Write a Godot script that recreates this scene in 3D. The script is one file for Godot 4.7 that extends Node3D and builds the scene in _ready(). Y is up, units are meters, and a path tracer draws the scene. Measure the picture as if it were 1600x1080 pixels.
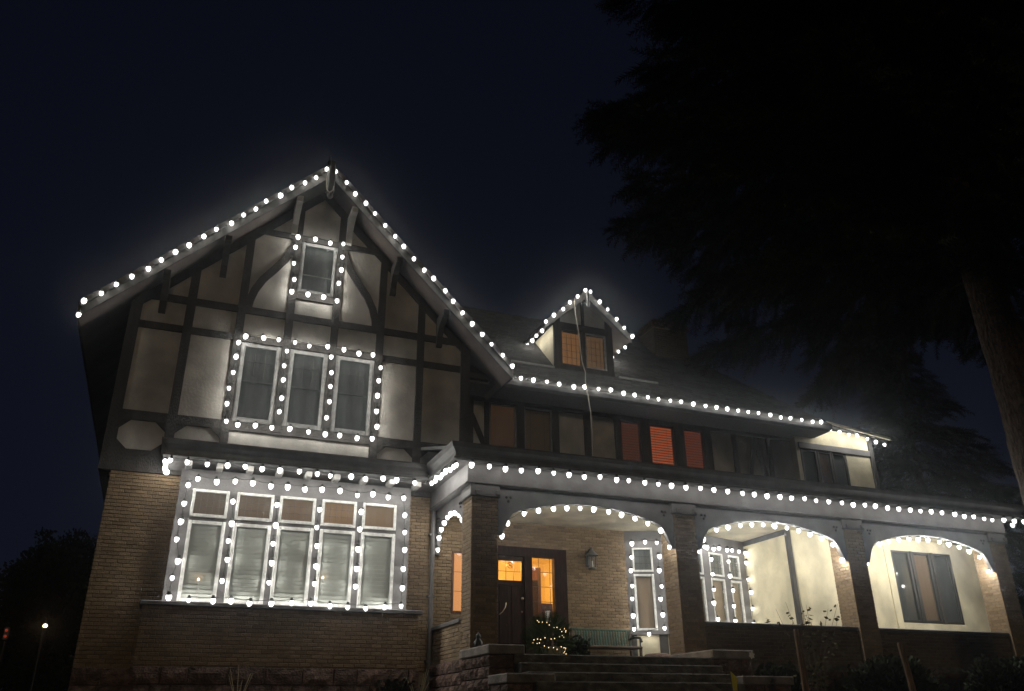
extends Node3D
# A half-timbered house at night, hung with strings of white bulbs. Metres, y up; the photographer stands at x = 0, z = 0.

const BULB := 0.095          # energy of one bulb
const HOUSE := Vector3(2.45, 1.5, -19.0)

var rng := RandomNumberGenerator.new()
var base := Vector3.ZERO    # base of the thing being built: its meshes are stored relative to it
var M := {}
var used := {}
var house: Node3D
var bulb_mesh: Mesh
var socket_mesh: Mesh
var bricks_left := 300
var brick_meshes := []

# ------------------------------------------------------------------ mesh builder
class MB:
	var st := SurfaceTool.new()
	var off := Vector3.ZERO
	func _init(o := Vector3.ZERO):
		off = o
		st.begin(Mesh.PRIMITIVE_TRIANGLES)
		st.set_smooth_group(-1)
	func smooth(on: bool):
		st.set_smooth_group(1 if on else -1)
	func tri(a: Vector3, b: Vector3, c: Vector3):   # counter-clockwise from outside
		st.add_vertex(a - off); st.add_vertex(c - off); st.add_vertex(b - off)
	func quad(a: Vector3, b: Vector3, c: Vector3, d: Vector3):
		tri(a, b, c); tri(a, c, d)
	func face(p: Array, inside: Vector3):           # a convex face of a convex body
		var n = (p[1] - p[0]).cross(p[2] - p[0])
		var q = p.duplicate()
		if n.dot(p[0] - inside) < 0: q.reverse()
		for i in range(1, q.size() - 1): tri(q[0], q[i], q[i + 1])
	func box(c: Vector3, s: Vector3, b := Basis.IDENTITY):
		var h = s / 2
		for ax in 3:
			var u = (ax + 1) % 3; var w = (ax + 2) % 3
			for sg in [-1.0, 1.0]:
				var pts = []
				for k in [[-1, -1], [1, -1], [1, 1], [-1, 1]]:
					var v = Vector3(); v[ax] = sg * h[ax]; v[u] = k[0] * h[u]; v[w] = k[1] * h[w]
					pts.append(c + b * v)
				face(pts, c)
	func span(a: Vector3, b: Vector3):              # a box between two corners
		box((a + b) / 2, (b - a).abs())
	func cbox(c: Vector3, s: Vector3, ch: float, b := Basis.IDENTITY):   # a box with chamfered edges
		var h = s / 2
		ch = minf(ch, minf(h.x, minf(h.y, h.z)) * 0.9)
		var vert = func(sg: Vector3, ax: int) -> Vector3:
			var v = Vector3(sg.x * (h.x - ch), sg.y * (h.y - ch), sg.z * (h.z - ch)); v[ax] = sg[ax] * h[ax]
			return c + b * v
		for ax in 3:
			var u = (ax + 1) % 3; var w = (ax + 2) % 3
			for sg in [-1.0, 1.0]:
				var pts = []
				for k in [[-1, -1], [1, -1], [1, 1], [-1, 1]]:
					var q = Vector3(); q[ax] = sg; q[u] = k[0]; q[w] = k[1]
					pts.append(vert.call(q, ax))
				face(pts, c)
			for k in [[-1, -1], [1, -1], [1, 1], [-1, 1]]:
				var q0 = Vector3(); q0[ax] = -1; q0[u] = k[0]; q0[w] = k[1]
				var q1 = q0; q1[ax] = 1
				face([vert.call(q0, u), vert.call(q1, u), vert.call(q1, w), vert.call(q0, w)], c)
		for x in [-1, 1]:
			for y in [-1, 1]:
				for z in [-1, 1]:
					var q = Vector3(x, y, z)
					face([vert.call(q, 0), vert.call(q, 1), vert.call(q, 2)], c)
	func prism(poly: PackedVector2Array, o: Vector3, u: Vector3, v: Vector3, w: Vector3):   # poly in (u, v) at o, pushed along w
		var p = poly
		if Geometry2D.is_polygon_clockwise(p): p = poly.duplicate(); p.reverse()
		var flip = u.cross(v).dot(w) < 0
		var t = Geometry2D.triangulate_polygon(p)
		var at = func(q: Vector2) -> Vector3: return o + u * q.x + v * q.y
		for i in range(0, t.size(), 3):
			var a = at.call(p[t[i]]); var b = at.call(p[t[i + 1]]); var c = at.call(p[t[i + 2]])
			if (b - a).cross(c - a).dot(w) < 0: var s = b; b = c; c = s
			tri(a + w, b + w, c + w); tri(a, c, b)
		for i in p.size():
			var a = at.call(p[i]); var b = at.call(p[(i + 1) % p.size()])
			if flip: quad(b, a, a + w, b + w)
			else: quad(a, b, b + w, a + w)
	func tube(path: Array, r: Array, sides := 6, caps := true):
		smooth(true)
		var rings = []
		var side := Vector3.ZERO
		for i in path.size():
			var d = (path[mini(i + 1, path.size() - 1)] - path[maxi(i - 1, 0)]).normalized()
			if side == Vector3.ZERO: side = d.cross(Vector3.UP if absf(d.y) < 0.9 else Vector3.RIGHT).normalized()
			side = (side - d * side.dot(d)).normalized()
			var up = side.cross(d)
			var ring = []
			var rad = r[mini(i, r.size() - 1)]
			for k in sides:
				var a = TAU * k / sides
				ring.append(path[i] + (side * cos(a) + up * sin(a)) * rad)
			rings.append(ring)
		for i in rings.size() - 1:
			for k in sides:
				var l = (k + 1) % sides
				quad(rings[i][l], rings[i][k], rings[i + 1][k], rings[i + 1][l])
		smooth(false)
		if caps:
			face(rings[0], path[1]); face(rings[-1], path[-2])
	func lathe(c: Vector3, prof: Array, sides := 16, b := Basis.IDENTITY):   # prof: [radius, height] upwards
		smooth(true)
		for i in prof.size() - 1:
			for k in sides:
				var a0 = TAU * k / sides; var a1 = TAU * (k + 1) / sides
				var p = func(j, a) -> Vector3: return c + b * Vector3(cos(a) * prof[j][0], prof[j][1], sin(a) * prof[j][0])
				quad(p.call(i, a1), p.call(i, a0), p.call(i + 1, a0), p.call(i + 1, a1))
		smooth(false)
	func sweep(prof: Array, path: Array):   # prof: [out, y]; path in plan (x, z), mitred; outward is to the right of +x -> +z
		var rings = []
		for i in path.size():
			var n = Vector2.ZERO
			var outs = []
			for k in [i - 1, i]:
				if k >= 0 and k < path.size() - 1:
					var d = (path[k + 1] - path[k]).normalized()
					outs.append(Vector2(-d.y, d.x))
			n = outs[0] if outs.size() == 1 else (outs[0] + outs[1]) / (1.0 + outs[0].dot(outs[1]))
			var ring = []
			for q in prof: ring.append(Vector3(path[i].x + n.x * q[0], q[1], path[i].y + n.y * q[0]))
			rings.append(ring)
		for i in rings.size() - 1:
			for k in prof.size():
				var l = (k + 1) % prof.size()
				quad(rings[i][k], rings[i + 1][k], rings[i + 1][l], rings[i][l])
	func mesh(m: Material) -> Mesh:
		st.generate_normals()
		st.set_material(m)
		return st.commit()

func mb() -> MB: return MB.new(base)

# ------------------------------------------------------------------ objects
func numbered(n: String) -> String:
	used[n] = used.get(n, -1) + 1
	return n if used[n] == 0 else "%s_%03d" % [n, used[n]]

func put(b: MB, called: String, m: Material, parent: Node, label := "") -> MeshInstance3D:
	var o := MeshInstance3D.new()
	o.name = called
	o.mesh = b.mesh(m)
	parent.add_child(o, true)
	if label: o.set_meta("label", label)
	return o

func tag(o: Node, label: String, category: String, group := "") -> Node:
	o.set_meta("label", label); o.set_meta("category", category)
	if group: o.set_meta("group", group)
	return o

func thing(called: String, at: Vector3, label: String, category: String, group := "") -> Node3D:
	var o := Node3D.new()
	o.name = numbered(called); o.position = at
	add_child(o); base = at
	tag(o, label, category, group)
	return o

func structure(b: MB, called: String, m: Material) -> MeshInstance3D:
	var o = put(b, called, m, self)
	o.set_meta("kind", "structure")
	return o

func many(called: String, mesh: Mesh, xf: Array, cols: Array, parent: Node) -> MultiMeshInstance3D:
	var mm := MultiMesh.new()
	mm.transform_format = MultiMesh.TRANSFORM_3D
	mm.use_colors = cols.size() > 0
	mm.mesh = mesh
	mm.instance_count = xf.size()
	for i in xf.size():
		mm.set_instance_transform(i, xf[i])
		if cols.size(): mm.set_instance_color(i, cols[i])
	var o := MultiMeshInstance3D.new()
	o.name = called; o.multimesh = mm
	o.set_meta("kind", "stuff")
	parent.add_child(o, true)
	return o

# ------------------------------------------------------------------ materials
func noise_tex(freq: float, oct: int, lo: float, hi: float, normal := false, size := 256, kind := FastNoiseLite.TYPE_SIMPLEX_SMOOTH) -> NoiseTexture2D:
	var n := FastNoiseLite.new()
	n.seed = 7; n.noise_type = kind; n.frequency = freq; n.fractal_octaves = oct
	var t := NoiseTexture2D.new()
	t.width = size; t.height = size; t.seamless = true; t.noise = n
	if normal: t.as_normal_map = true; t.bump_strength = hi
	else:
		var g := Gradient.new()
		g.set_color(0, Color(lo, lo, lo)); g.set_color(1, Color(hi, hi, hi))
		t.color_ramp = g
	return t

var T := {}
func mat(n: String, lin: Vector3, rough := 0.8, tex := "", scale := Vector3.ONE, bump := "", bumpk := 0.6) -> StandardMaterial3D:
	var m := StandardMaterial3D.new()
	m.resource_name = n
	m.albedo_color = Color(lin.x, lin.y, lin.z).linear_to_srgb()
	m.roughness = rough
	m.uv1_triplanar = true; m.uv1_world_triplanar = true; m.uv1_scale = scale
	if tex: m.albedo_texture = T[tex]
	if bump: m.normal_enabled = true; m.normal_texture = T[bump]; m.normal_scale = bumpk
	M[n] = m
	return m

func glow(n: String, lin: Vector3, energy: float) -> StandardMaterial3D:
	var m = mat(n, lin * 0.5, 0.6)
	m.emission_enabled = true
	m.emission = Color(lin.x, lin.y, lin.z).linear_to_srgb()
	m.emission_energy_multiplier = energy
	return m

func glass(n: String, a: float) -> StandardMaterial3D:
	var m := StandardMaterial3D.new()
	m.resource_name = n
	m.transparency = BaseMaterial3D.TRANSPARENCY_ALPHA
	m.albedo_color = Color(0.5, 0.55, 0.55, a)
	m.roughness = 0.03
	M[n] = m
	return m

func make_materials():
	T.grain = noise_tex(0.05, 4, 0.78, 1.0)
	T.stain = noise_tex(0.012, 5, 0.62, 1.0)
	T.faint = noise_tex(0.014, 7, 0.74, 1.0)
	T.blotch = noise_tex(0.02, 5, 0.45, 1.0)
	T.rough_n = noise_tex(0.06, 4, 0, 4.0, true)
	T.fine_n = noise_tex(0.15, 3, 0, 3.0, true)
	T.bark = noise_tex(0.03, 5, 0.3, 1.0)
	T.bark_n = noise_tex(0.03, 5, 0, 12.0, true)
	mat("plaster", Vector3(0.58, 0.56, 0.515), 0.9, "faint", Vector3(0.35, 0.22, 0.35), "fine_n", 0.08)
	mat("plaster_b", Vector3(0.55, 0.52, 0.47), 0.9, "faint", Vector3(0.3, 0.27, 0.3), "fine_n", 0.08)
	mat("timber", Vector3(0.055, 0.049, 0.044), 0.8, "stain", Vector3(1.2, 0.3, 1.2), "fine_n", 0.5)
	mat("timber_trim", Vector3(0.07, 0.065, 0.059), 0.7, "stain", Vector3(1, 0.5, 1), "fine_n", 0.3)
	mat("soffit", Vector3(0.20, 0.16, 0.14), 0.8, "stain", Vector3(0.5, 0.5, 0.3))
	mat("grey_paint", Vector3(0.145, 0.139, 0.141), 0.62, "faint", Vector3(0.4, 0.5, 0.4), "fine_n", 0.1)
	mat("grey_dark", Vector3(0.10, 0.095, 0.095), 0.6, "grain", Vector3(0.6, 0.6, 0.6))
	mat("gutter", Vector3(0.105, 0.105, 0.107), 0.45, "stain", Vector3(0.6, 0.6, 0.6))
	mat("white_paint", Vector3(0.70, 0.70, 0.68), 0.5, "grain", Vector3(0.6, 0.6, 0.6))
	mat("sash_grey", Vector3(0.34, 0.34, 0.33), 0.6, "grain", Vector3(0.6, 0.6, 0.6))
	mat("cream", Vector3(0.77, 0.70, 0.50), 0.9, "faint", Vector3(0.25, 0.2, 0.25), "fine_n", 0.06)
	mat("ceiling", Vector3(0.70, 0.64, 0.46), 0.85, "faint", Vector3(0.3, 0.3, 0.3))
	mat("mortar", Vector3(0.20, 0.145, 0.088), 0.95, "grain", Vector3(0.8, 0.8, 0.8), "fine_n", 0.8)
	for i in 4:
		var c = [Vector3(0.235, 0.165, 0.094), Vector3(0.215, 0.15, 0.085), Vector3(0.25, 0.18, 0.105), Vector3(0.19, 0.13, 0.072)][i]
		mat("brick%d" % i, c, 0.9, "grain", Vector3(1.7, 2.3, 1.7), "rough_n", 0.6)
	var bm = mat("bricks", Vector3.ONE, 0.9, "grain", Vector3(1.7, 2.3, 1.7), "rough_n", 0.6)
	bm.vertex_color_use_as_albedo = true
	for i in 3:
		mat("stone%d" % i, [Vector3(0.21, 0.125, 0.095), Vector3(0.17, 0.105, 0.08), Vector3(0.25, 0.155, 0.12)][i], 0.95, "blotch", Vector3(0.9, 1.3, 0.9), "rough_n", 1.4)
	mat("cap_stone", Vector3(0.27, 0.235, 0.20), 0.9, "stain", Vector3(0.7, 0.7, 0.7), "rough_n", 0.5)
	mat("step_stone", Vector3(0.19, 0.175, 0.15), 0.92, "blotch", Vector3(0.5, 0.9, 0.5), "rough_n", 0.6)
	mat("shingle", Vector3.ONE, 0.95, "grain", Vector3(1.3, 1.3, 1.3), "rough_n", 0.8).vertex_color_use_as_albedo = true
	mat("roof_deck", Vector3(0.05, 0.048, 0.045), 0.95, "grain", Vector3(1, 1, 1))
	mat("curtain_dark", Vector3(0.045, 0.046, 0.043), 0.9, "faint", Vector3(0.9, 0.15, 0.9))
	mat("curtain", Vector3(0.12, 0.125, 0.12), 0.9, "faint", Vector3(0.9, 0.15, 0.9))
	mat("blind", Vector3(0.66, 0.68, 0.63), 0.6)
	mat("brown_blind", Vector3(0.15, 0.09, 0.045), 0.7)
	mat("bracket_paint", Vector3(0.34, 0.33, 0.32), 0.6)
	mat("tan_blind", Vector3(0.34, 0.235, 0.14), 0.7)
	mat("warm_wall", Vector3(0.72, 0.62, 0.40), 0.9)
	mat("lead", Vector3(0.03, 0.03, 0.03), 0.5)
	mat("dark_door", Vector3(0.036, 0.017, 0.013), 0.6, "blotch", Vector3(2, 0.4, 2)).metallic_specular = 0.25
	mat("dark_room", Vector3(0.03, 0.03, 0.03), 0.95)
	mat("brown_door", Vector3(0.16, 0.06, 0.025), 0.45, "blotch", Vector3(3, 0.4, 3))
	mat("black_metal", Vector3(0.012, 0.013, 0.013), 0.4)
	mat("old_metal", Vector3(0.10, 0.10, 0.09), 0.45)
	mat("brass", Vector3(0.5, 0.42, 0.3), 0.3).metallic = 1.0
	mat("cable", Vector3(0.015, 0.02, 0.015), 0.6)
	mat("cord", Vector3(0.38, 0.34, 0.27), 0.7)
	mat("bench_green", Vector3(0.025, 0.10, 0.065), 0.55, "stain", Vector3(2, 0.5, 2))
	mat("bench_wood", Vector3(0.13, 0.075, 0.045), 0.6, "blotch", Vector3(0.5, 3, 3))
	mat("pot", Vector3(0.16, 0.17, 0.14), 0.7, "stain", Vector3(1, 1, 1))
	mat("paper", Vector3(0.62, 0.60, 0.58), 0.8)
	mat("notice", Vector3(0.10, 0.025, 0.02), 0.6)
	mat("sign_red", Vector3(0.32, 0.03, 0.015), 0.5)
	mat("yellow_flag", Vector3(0.65, 0.55, 0.04), 0.7)
	mat("stake_wood", Vector3(0.30, 0.19, 0.11), 0.85, "blotch", Vector3(3, 0.5, 3), "fine_n", 0.6)
	mat("bark", Vector3(0.105, 0.068, 0.045), 0.95, "bark", Vector3(1.6, 0.45, 1.6), "bark_n", 2.0)
	mat("twig", Vector3(0.09, 0.07, 0.05), 0.9)
	mat("dry_grass", Vector3(0.34, 0.29, 0.18), 0.9)
	mat("soil", Vector3(0.05, 0.045, 0.03), 0.95, "blotch", Vector3(0.4, 0.4, 0.4), "rough_n", 1.0)
	mat("asphalt", Vector3(0.05, 0.05, 0.05), 0.9, "grain", Vector3(0.8, 0.8, 0.8))
	mat("concrete", Vector3(0.25, 0.24, 0.22), 0.9, "stain", Vector3(0.4, 0.4, 0.4))
	mat("leaf", Vector3.ONE, 0.9).vertex_color_use_as_albedo = true
	M.leaf.metallic_specular = 0.15
	mat("white_petal", Vector3(0.75, 0.75, 0.70), 0.7)
	glass("glass", 0.06)
	glass("bulb_glass", 0.2)
	glow("bulb_glow", Vector3(1.0, 0.99, 0.96), 2.6)
	glow("fairy_glow", Vector3(1.0, 0.72, 0.34), 1.8)
	glow("warm_glow", Vector3(1.0, 0.62, 0.30), 2.0)
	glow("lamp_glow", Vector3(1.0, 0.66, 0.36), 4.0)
	glow("red_glow", Vector3(1.0, 0.10, 0.05), 0.16)
	glow("lit_red", Vector3(0.25, 0.056, 0.020), 1.0)  # light from behind the wing blinds, put into the slats as their own glow
	glow("lit_red_dim", Vector3(0.085, 0.020, 0.009), 1.0)
	glow("lit_red_faint", Vector3(0.050, 0.013, 0.006), 1.0)
	glow("lit_amber", Vector3(0.135, 0.062, 0.021), 1.0)  # dormer room light put into the blinds as their own glow
	glow("lit_amber_dim", Vector3(0.075, 0.042, 0.019), 1.0)
	for i in 5:  # glow in each shade stands in for the warm room behind the pane
		glow("glow_shade%d" % i, [Vector3(0.052, 0.033, 0.019), Vector3(0.068, 0.041, 0.021), Vector3(0.085, 0.049, 0.024), Vector3(0.13, 0.070, 0.028), Vector3(0.105, 0.060, 0.027)][i], 1.0)
	glow("glow_shade_amber", Vector3(0.56, 0.235, 0.075), 1.0)  # hall light put into this shade as its own glow
	glow("lit_brown", Vector3(0.022, 0.011, 0.005), 1.0)  # brown blind given a faint glow of its own

# ------------------------------------------------------------------ pieces of the house
func rect(x0, y0, x1, y1) -> PackedVector2Array:
	return PackedVector2Array([Vector2(x0, y0), Vector2(x1, y0), Vector2(x1, y1), Vector2(x0, y1)])

func band(pts: Array, w: float) -> PackedVector2Array:   # a polyline widened to a strip
	var l := PackedVector2Array(); var r := PackedVector2Array()
	for i in pts.size():
		var d = (pts[mini(i + 1, pts.size() - 1)] - pts[maxi(i - 1, 0)]).normalized()
		var n = Vector2(-d.y, d.x) * w / 2
		l.append(pts[i] + n); r.append(pts[i] - n)
	r.reverse(); l.append_array(r)
	return l

# A timber-framed wall in the plane z: timbers (polygons, proud), and the plaster panels that are left between them.
func framed_wall(called: String, outline: PackedVector2Array, timbers: Array, holes: Array, z: float, tm: Material, pm: Array):
	var left: Array = [outline]
	for t in timbers + holes:
		var cut = t[0] if t is Array else t
		var next := []
		for p in left:
			for q in Geometry2D.clip_polygons(p, cut):
				if not Geometry2D.is_polygon_clockwise(q): next.append(q)
		left = next
	var wall: MeshInstance3D
	# the sheathing behind: the outline cut into cells round the holes
	var xs := []; var ys := []
	for p in [outline] + holes:
		for q in p: xs.append(q.x); ys.append(q.y)
	xs.sort(); ys.sort()
	var b = mb()
	for i in xs.size() - 1:
		if xs[i + 1] - xs[i] < 0.001: continue
		for j in ys.size() - 1:
			if ys[j + 1] - ys[j] < 0.001: continue
			var c = Vector2(xs[i] + xs[i + 1], ys[j] + ys[j + 1]) / 2
			var inside := false
			for h in holes: inside = inside or Geometry2D.is_point_in_polygon(c, h)
			if inside: continue
			for q in Geometry2D.intersect_polygons(outline, rect(xs[i], ys[j], xs[i + 1], ys[j + 1])):
				b.prism(q, Vector3(0, 0, z - 0.2), Vector3.RIGHT, Vector3.UP, Vector3(0, 0, 0.17))
	wall = put(b, called, M.dark_room, house)
	var k := 0
	for p in left:
		var area := 0.0
		for i in p.size(): area += p[i].cross(p[(i + 1) % p.size()]) / 2
		if absf(area) < 0.004: continue
		b = mb()
		b.prism(p, Vector3(0, 0, z - 0.03), Vector3.RIGHT, Vector3.UP, Vector3(0, 0, 0.03 + rng.randf_range(0, 0.006)))
		put(b, "plaster_panel", pm[k % pm.size()], wall); k += 1
	k = 0
	for t in timbers:
		var poly = t[0] if t is Array else t
		var proud = (t[1] if t is Array else 0.05) + 0.0007 * (k % 9)
		k += 1
		for q in Geometry2D.intersect_polygons(poly, outline):
			b = mb()
			b.prism(q, Vector3(0, 0, z - 0.028), Vector3.RIGHT, Vector3.UP, Vector3(0, 0, 0.028 + proud))
			put(b, "timber", tm, wall)
	return wall

# A sash window in a plane: o = corner, u = across, n = outwards.
func window(called: String, o: Vector3, u: Vector3, n: Vector3, x0, y0, x1, y1, d := {}) -> MeshInstance3D:
	var fw: float = d.get("fw", 0.07)
	var fd: float = d.get("fd", 0.07)
	var fm: Material = d.get("mat", M.white_paint)
	var up = Vector3.UP
	var bas = Basis(u, up, n)
	var b = mb()
	var bar = func(bb, xa, ya, xb, yb, za, zb):
		bb.cbox(o + u * (xa + xb) / 2 + up * (ya + yb) / 2 + n * (za + zb) / 2, Vector3(xb - xa, yb - ya, zb - za), 0.008, bas)
	bar.call(b, x0, y0, x0 + fw, y1, -0.03, fd); bar.call(b, x1 - fw, y0, x1, y1, -0.03, fd)
	bar.call(b, x0 + fw, y1 - fw, x1 - fw, y1, -0.03, fd - 0.004); bar.call(b, x0 + fw, y0, x1 - fw, y0 + fw, -0.03, fd - 0.004)
	var w = put(b, called, fm, house)
	if d.get("meeting", 0.0) > 0:
		b = mb(); bar.call(b, x0 + fw, d.meeting - 0.02, x1 - fw, d.meeting + 0.02, -0.02, fd - 0.02)
		put(b, "meeting_rail", d.get("rail_mat", fm), w)
	b = mb()
	b.box(o + u * (x0 + x1) / 2 + up * (y0 + y1) / 2 + n * 0.005, Vector3(x1 - x0 - 2 * fw, y1 - y0 - 2 * fw, 0.006), bas)
	put(b, "pane", M.glass, w)
	var gx0 = x0 + fw; var gx1 = x1 - fw; var gy0 = y0 + fw; var gy1 = y1 - fw
	if d.has("lead"):    # [columns, rows, from y]
		var ly0 = d.lead[2] if d.lead.size() > 2 else gy0
		var lw = d.get("lead_w", 0.012)
		for i in range(1, d.lead[0]):
			b = mb(); bar.call(b, lerpf(gx0, gx1, float(i) / d.lead[0]) - lw / 2, ly0, lerpf(gx0, gx1, float(i) / d.lead[0]) + lw / 2, gy1, 0.009, 0.018)
			put(b, "glazing_bar", d.get("lead_mat", M.lead), w)
		for i in range(1, d.lead[1]):
			b = mb(); bar.call(b, gx0, lerpf(ly0, gy1, float(i) / d.lead[1]) - lw / 2, gx1, lerpf(ly0, gy1, float(i) / d.lead[1]) + lw / 2, 0.0095, 0.0175)
			put(b, "glazing_bar", d.get("lead_mat", M.lead), w)
	if d.has("blind"):
		var bm: Material = d.blind
		var step = d.get("slat", 0.045)
		var deep = d.get("deep", 0.07)
		b = mb()
		var y = gy0 + 0.01
		while y < gy1 - 0.01:
			b.box(o + u * (gx0 + gx1) / 2 + up * (y + step / 2) - n * (deep + rng.randf_range(0, 0.002)), Vector3(gx1 - gx0 + 0.02, step * d.get("close", 1.08), 0.003), bas * Basis(Vector3.RIGHT, d.get("tilt", 0.4)))
			y += step
		var o2 = put(b, "window_blind", bm, w); o2.set_meta("kind", "stuff")
		if d.get("tapes", true):
			b = mb()
			for t in [0.22, 0.78]: bar.call(b, lerpf(gx0, gx1, t) - 0.004, gy0, lerpf(gx0, gx1, t) + 0.004, gy1, -deep + 0.026, -deep + 0.03)
			put(b, "blind_tape", d.get("tape", bm), w)
		b = mb(); bar.call(b, gx0 - 0.02, gy0 - 0.02, gx1 + 0.02, gy1 + 0.02, -deep - 0.08, -deep - 0.07)
		put(b, "back_panel", d.get("behind", M.dark_room), w)
	if d.has("curtain"):
		b = mb()
		var nn = 12
		for i in nn:   # soft vertical folds
			var xa = lerpf(gx0 - 0.02, gx1 + 0.02, float(i) / nn); var xb = lerpf(gx0 - 0.02, gx1 + 0.02, float(i + 1) / nn)
			var za = -0.05 + 0.0015 * sin(i * 2.1 + x0 * 5); var zb = -0.05 + 0.0015 * sin((i + 1) * 2.1 + x0 * 5)
			b.quad(o + u * xa + up * (gy0 - 0.02) + n * za, o + u * xb + up * (gy0 - 0.02) + n * zb, o + u * xb + up * (gy1 + 0.02) + n * zb, o + u * xa + up * (gy1 + 0.02) + n * za)
		put(b, "window_curtain", d.curtain, w)
	return w

func brick_mesh() -> void:
	for i in 4:
		var b = MB.new()
		b.cbox(Vector3.ZERO, Vector3(0.213, 0.067, 0.06), 0.006)
		brick_meshes.append(b.mesh(M["brick%d" % i]))
	var b2 = MB.new()
	b2.cbox(Vector3.ZERO, Vector3(0.213, 0.067, 0.06), 0.006)
	brick_meshes.append(b2.mesh(M.bricks))

# Running bond over faces: each face [corner, across, outwards, width, y0, y1, holes]. The first «single» bricks are parts, the rest one part.
func lay_bricks(wall: Node3D, faces: Array, single: int, tone := 1.0):
	var xf := []; var cols := []
	var tints = [Color(0.235, 0.165, 0.094), Color(0.215, 0.15, 0.085), Color(0.25, 0.18, 0.105), Color(0.19, 0.13, 0.072)]
	for f in faces:
		var u: Vector3 = f[1]; var n: Vector3 = f[2]
		var rows = int(round((f[5] - f[4]) / 0.077))
		var h = (f[5] - f[4]) / rows
		for r in rows:
			var y = f[4] + h * (r + 0.5)
			var x = -0.112 * (r % 2) - (0.0 if f.size() < 8 else f[7])
			while x < f[3] - 0.001:
				var a = maxf(x, 0.0); var e = minf(x + 0.223, f[3])
				x += 0.223
				if e - a < 0.04: continue
				var c = (a + e) / 2
				var skip := false
				for q in (f[6] if f.size() > 6 else []):
					if y > q[1] and y < q[3]:
						if c > q[0] and c < q[2]: skip = true
						elif a < q[0] and e > q[0]: e = q[0]; c = (a + e) / 2
						elif a < q[2] and e > q[2]: a = q[2]; c = (a + e) / 2
				if skip or e - a < 0.03: continue
				var k = rng.randi() % 4 if rng.randf() < 0.7 else 0
				var bas = Basis(u, Vector3.UP, n) * Basis.from_scale(Vector3((e - a - 0.01) / 0.213, (h - 0.010) / 0.067, 1.0))
				bas = Basis(Vector3.UP, rng.randfn(0, 0.006)) * bas
				var t = Transform3D(bas, f[0] + u * c + Vector3.UP * y + n * (rng.randf_range(-0.003, 0.004) - 0.039) - base)
				if single > 0 and bricks_left > 0:
					single -= 1; bricks_left -= 1
					var o := MeshInstance3D.new()
					o.name = "brick"; o.mesh = brick_meshes[k]; o.transform = t
					wall.add_child(o, true)
				else:
					xf.append(t)
					var v = tone * rng.randf_range(0.8, 1.15)
					cols.append(Color(tints[k].r * v, tints[k].g * v, tints[k].b * v))
	if xf.size(): many("brick_courses", brick_meshes[4], xf, cols, wall)

# Rock-faced stones over a face, each a part.
func lay_stones(wall: Node3D, f: Array, rows: int, wmin: float, wmax: float):
	var u: Vector3 = f[1]; var n: Vector3 = f[2]
	var h = (f[5] - f[4]) / rows
	for r in rows:
		var x := 0.0
		while x < f[3] - 0.01:
			var w = minf(rng.randf_range(wmin, wmax), f[3] - x)
			if f[3] - x - w < wmin * 0.5: w = f[3] - x
			var b = mb()
			var bas = Basis(u, Vector3.UP, n)
			var c = f[0] + u * (x + w / 2) + Vector3.UP * (f[4] + h * (r + 0.5))
			b.cbox(c - n * 0.03, Vector3(w - 0.014, h - 0.014, 0.08), 0.012, bas)
			var pts = []   # an uneven rock face
			for j in 4:
				var row = []
				for i in 5:
					var e = i == 0 or i == 4 or j == 0 or j == 3
					row.append(c + u * lerpf(-w / 2 + 0.014, w / 2 - 0.014, i / 4.0) + Vector3.UP * lerpf(-h / 2 + 0.014, h / 2 - 0.014, j / 3.0) + n * (0.008 if e else rng.randf_range(0.015, 0.055)))
				pts.append(row)
			for j in 3:
				for i in 4: b.quad(pts[j][i], pts[j][i + 1], pts[j + 1][i + 1], pts[j + 1][i])
			put(b, "stone", M["stone%d" % (rng.randi() % 3)], wall)
			x += w

func shingles(parent: Node, o: Vector3, across: Vector3, up: Vector3, w0: Callable, length: float):   # w0(t) -> [from, to] across at slope distance t
	var n = across.cross(up).normalized()
	if n.y < 0: n = -n
	var b = MB.new()
	b.box(Vector3(0, 0.11, 0), Vector3(0.29, 0.25, 0.014))
	var m = b.mesh(M.shingle)
	var xf := []; var cols := []
	var t := 0.0
	var r := 0
	while t < length - 0.05:
		var lim = w0.call(t + 0.07)
		var x = lim[0] + 0.15 * (r % 2)
		while x < lim[1]:
			var bas = Basis(across, up, across.cross(up)) * Basis(Vector3.RIGHT, -0.05 if across.cross(up).dot(n) > 0 else 0.05)
			xf.append(Transform3D(bas, o + across * x + up * t + n * (0.022 + rng.randf_range(0, 0.006)) - base))
			var v = rng.randf_range(0.045, 0.085)
			cols.append(Color(v, v * 0.96, v * 0.92))
			x += 0.30 + rng.randf_range(-0.004, 0.004)
		t += 0.15; r += 1
	many("shingle_courses", m, xf, cols, parent)

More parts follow.
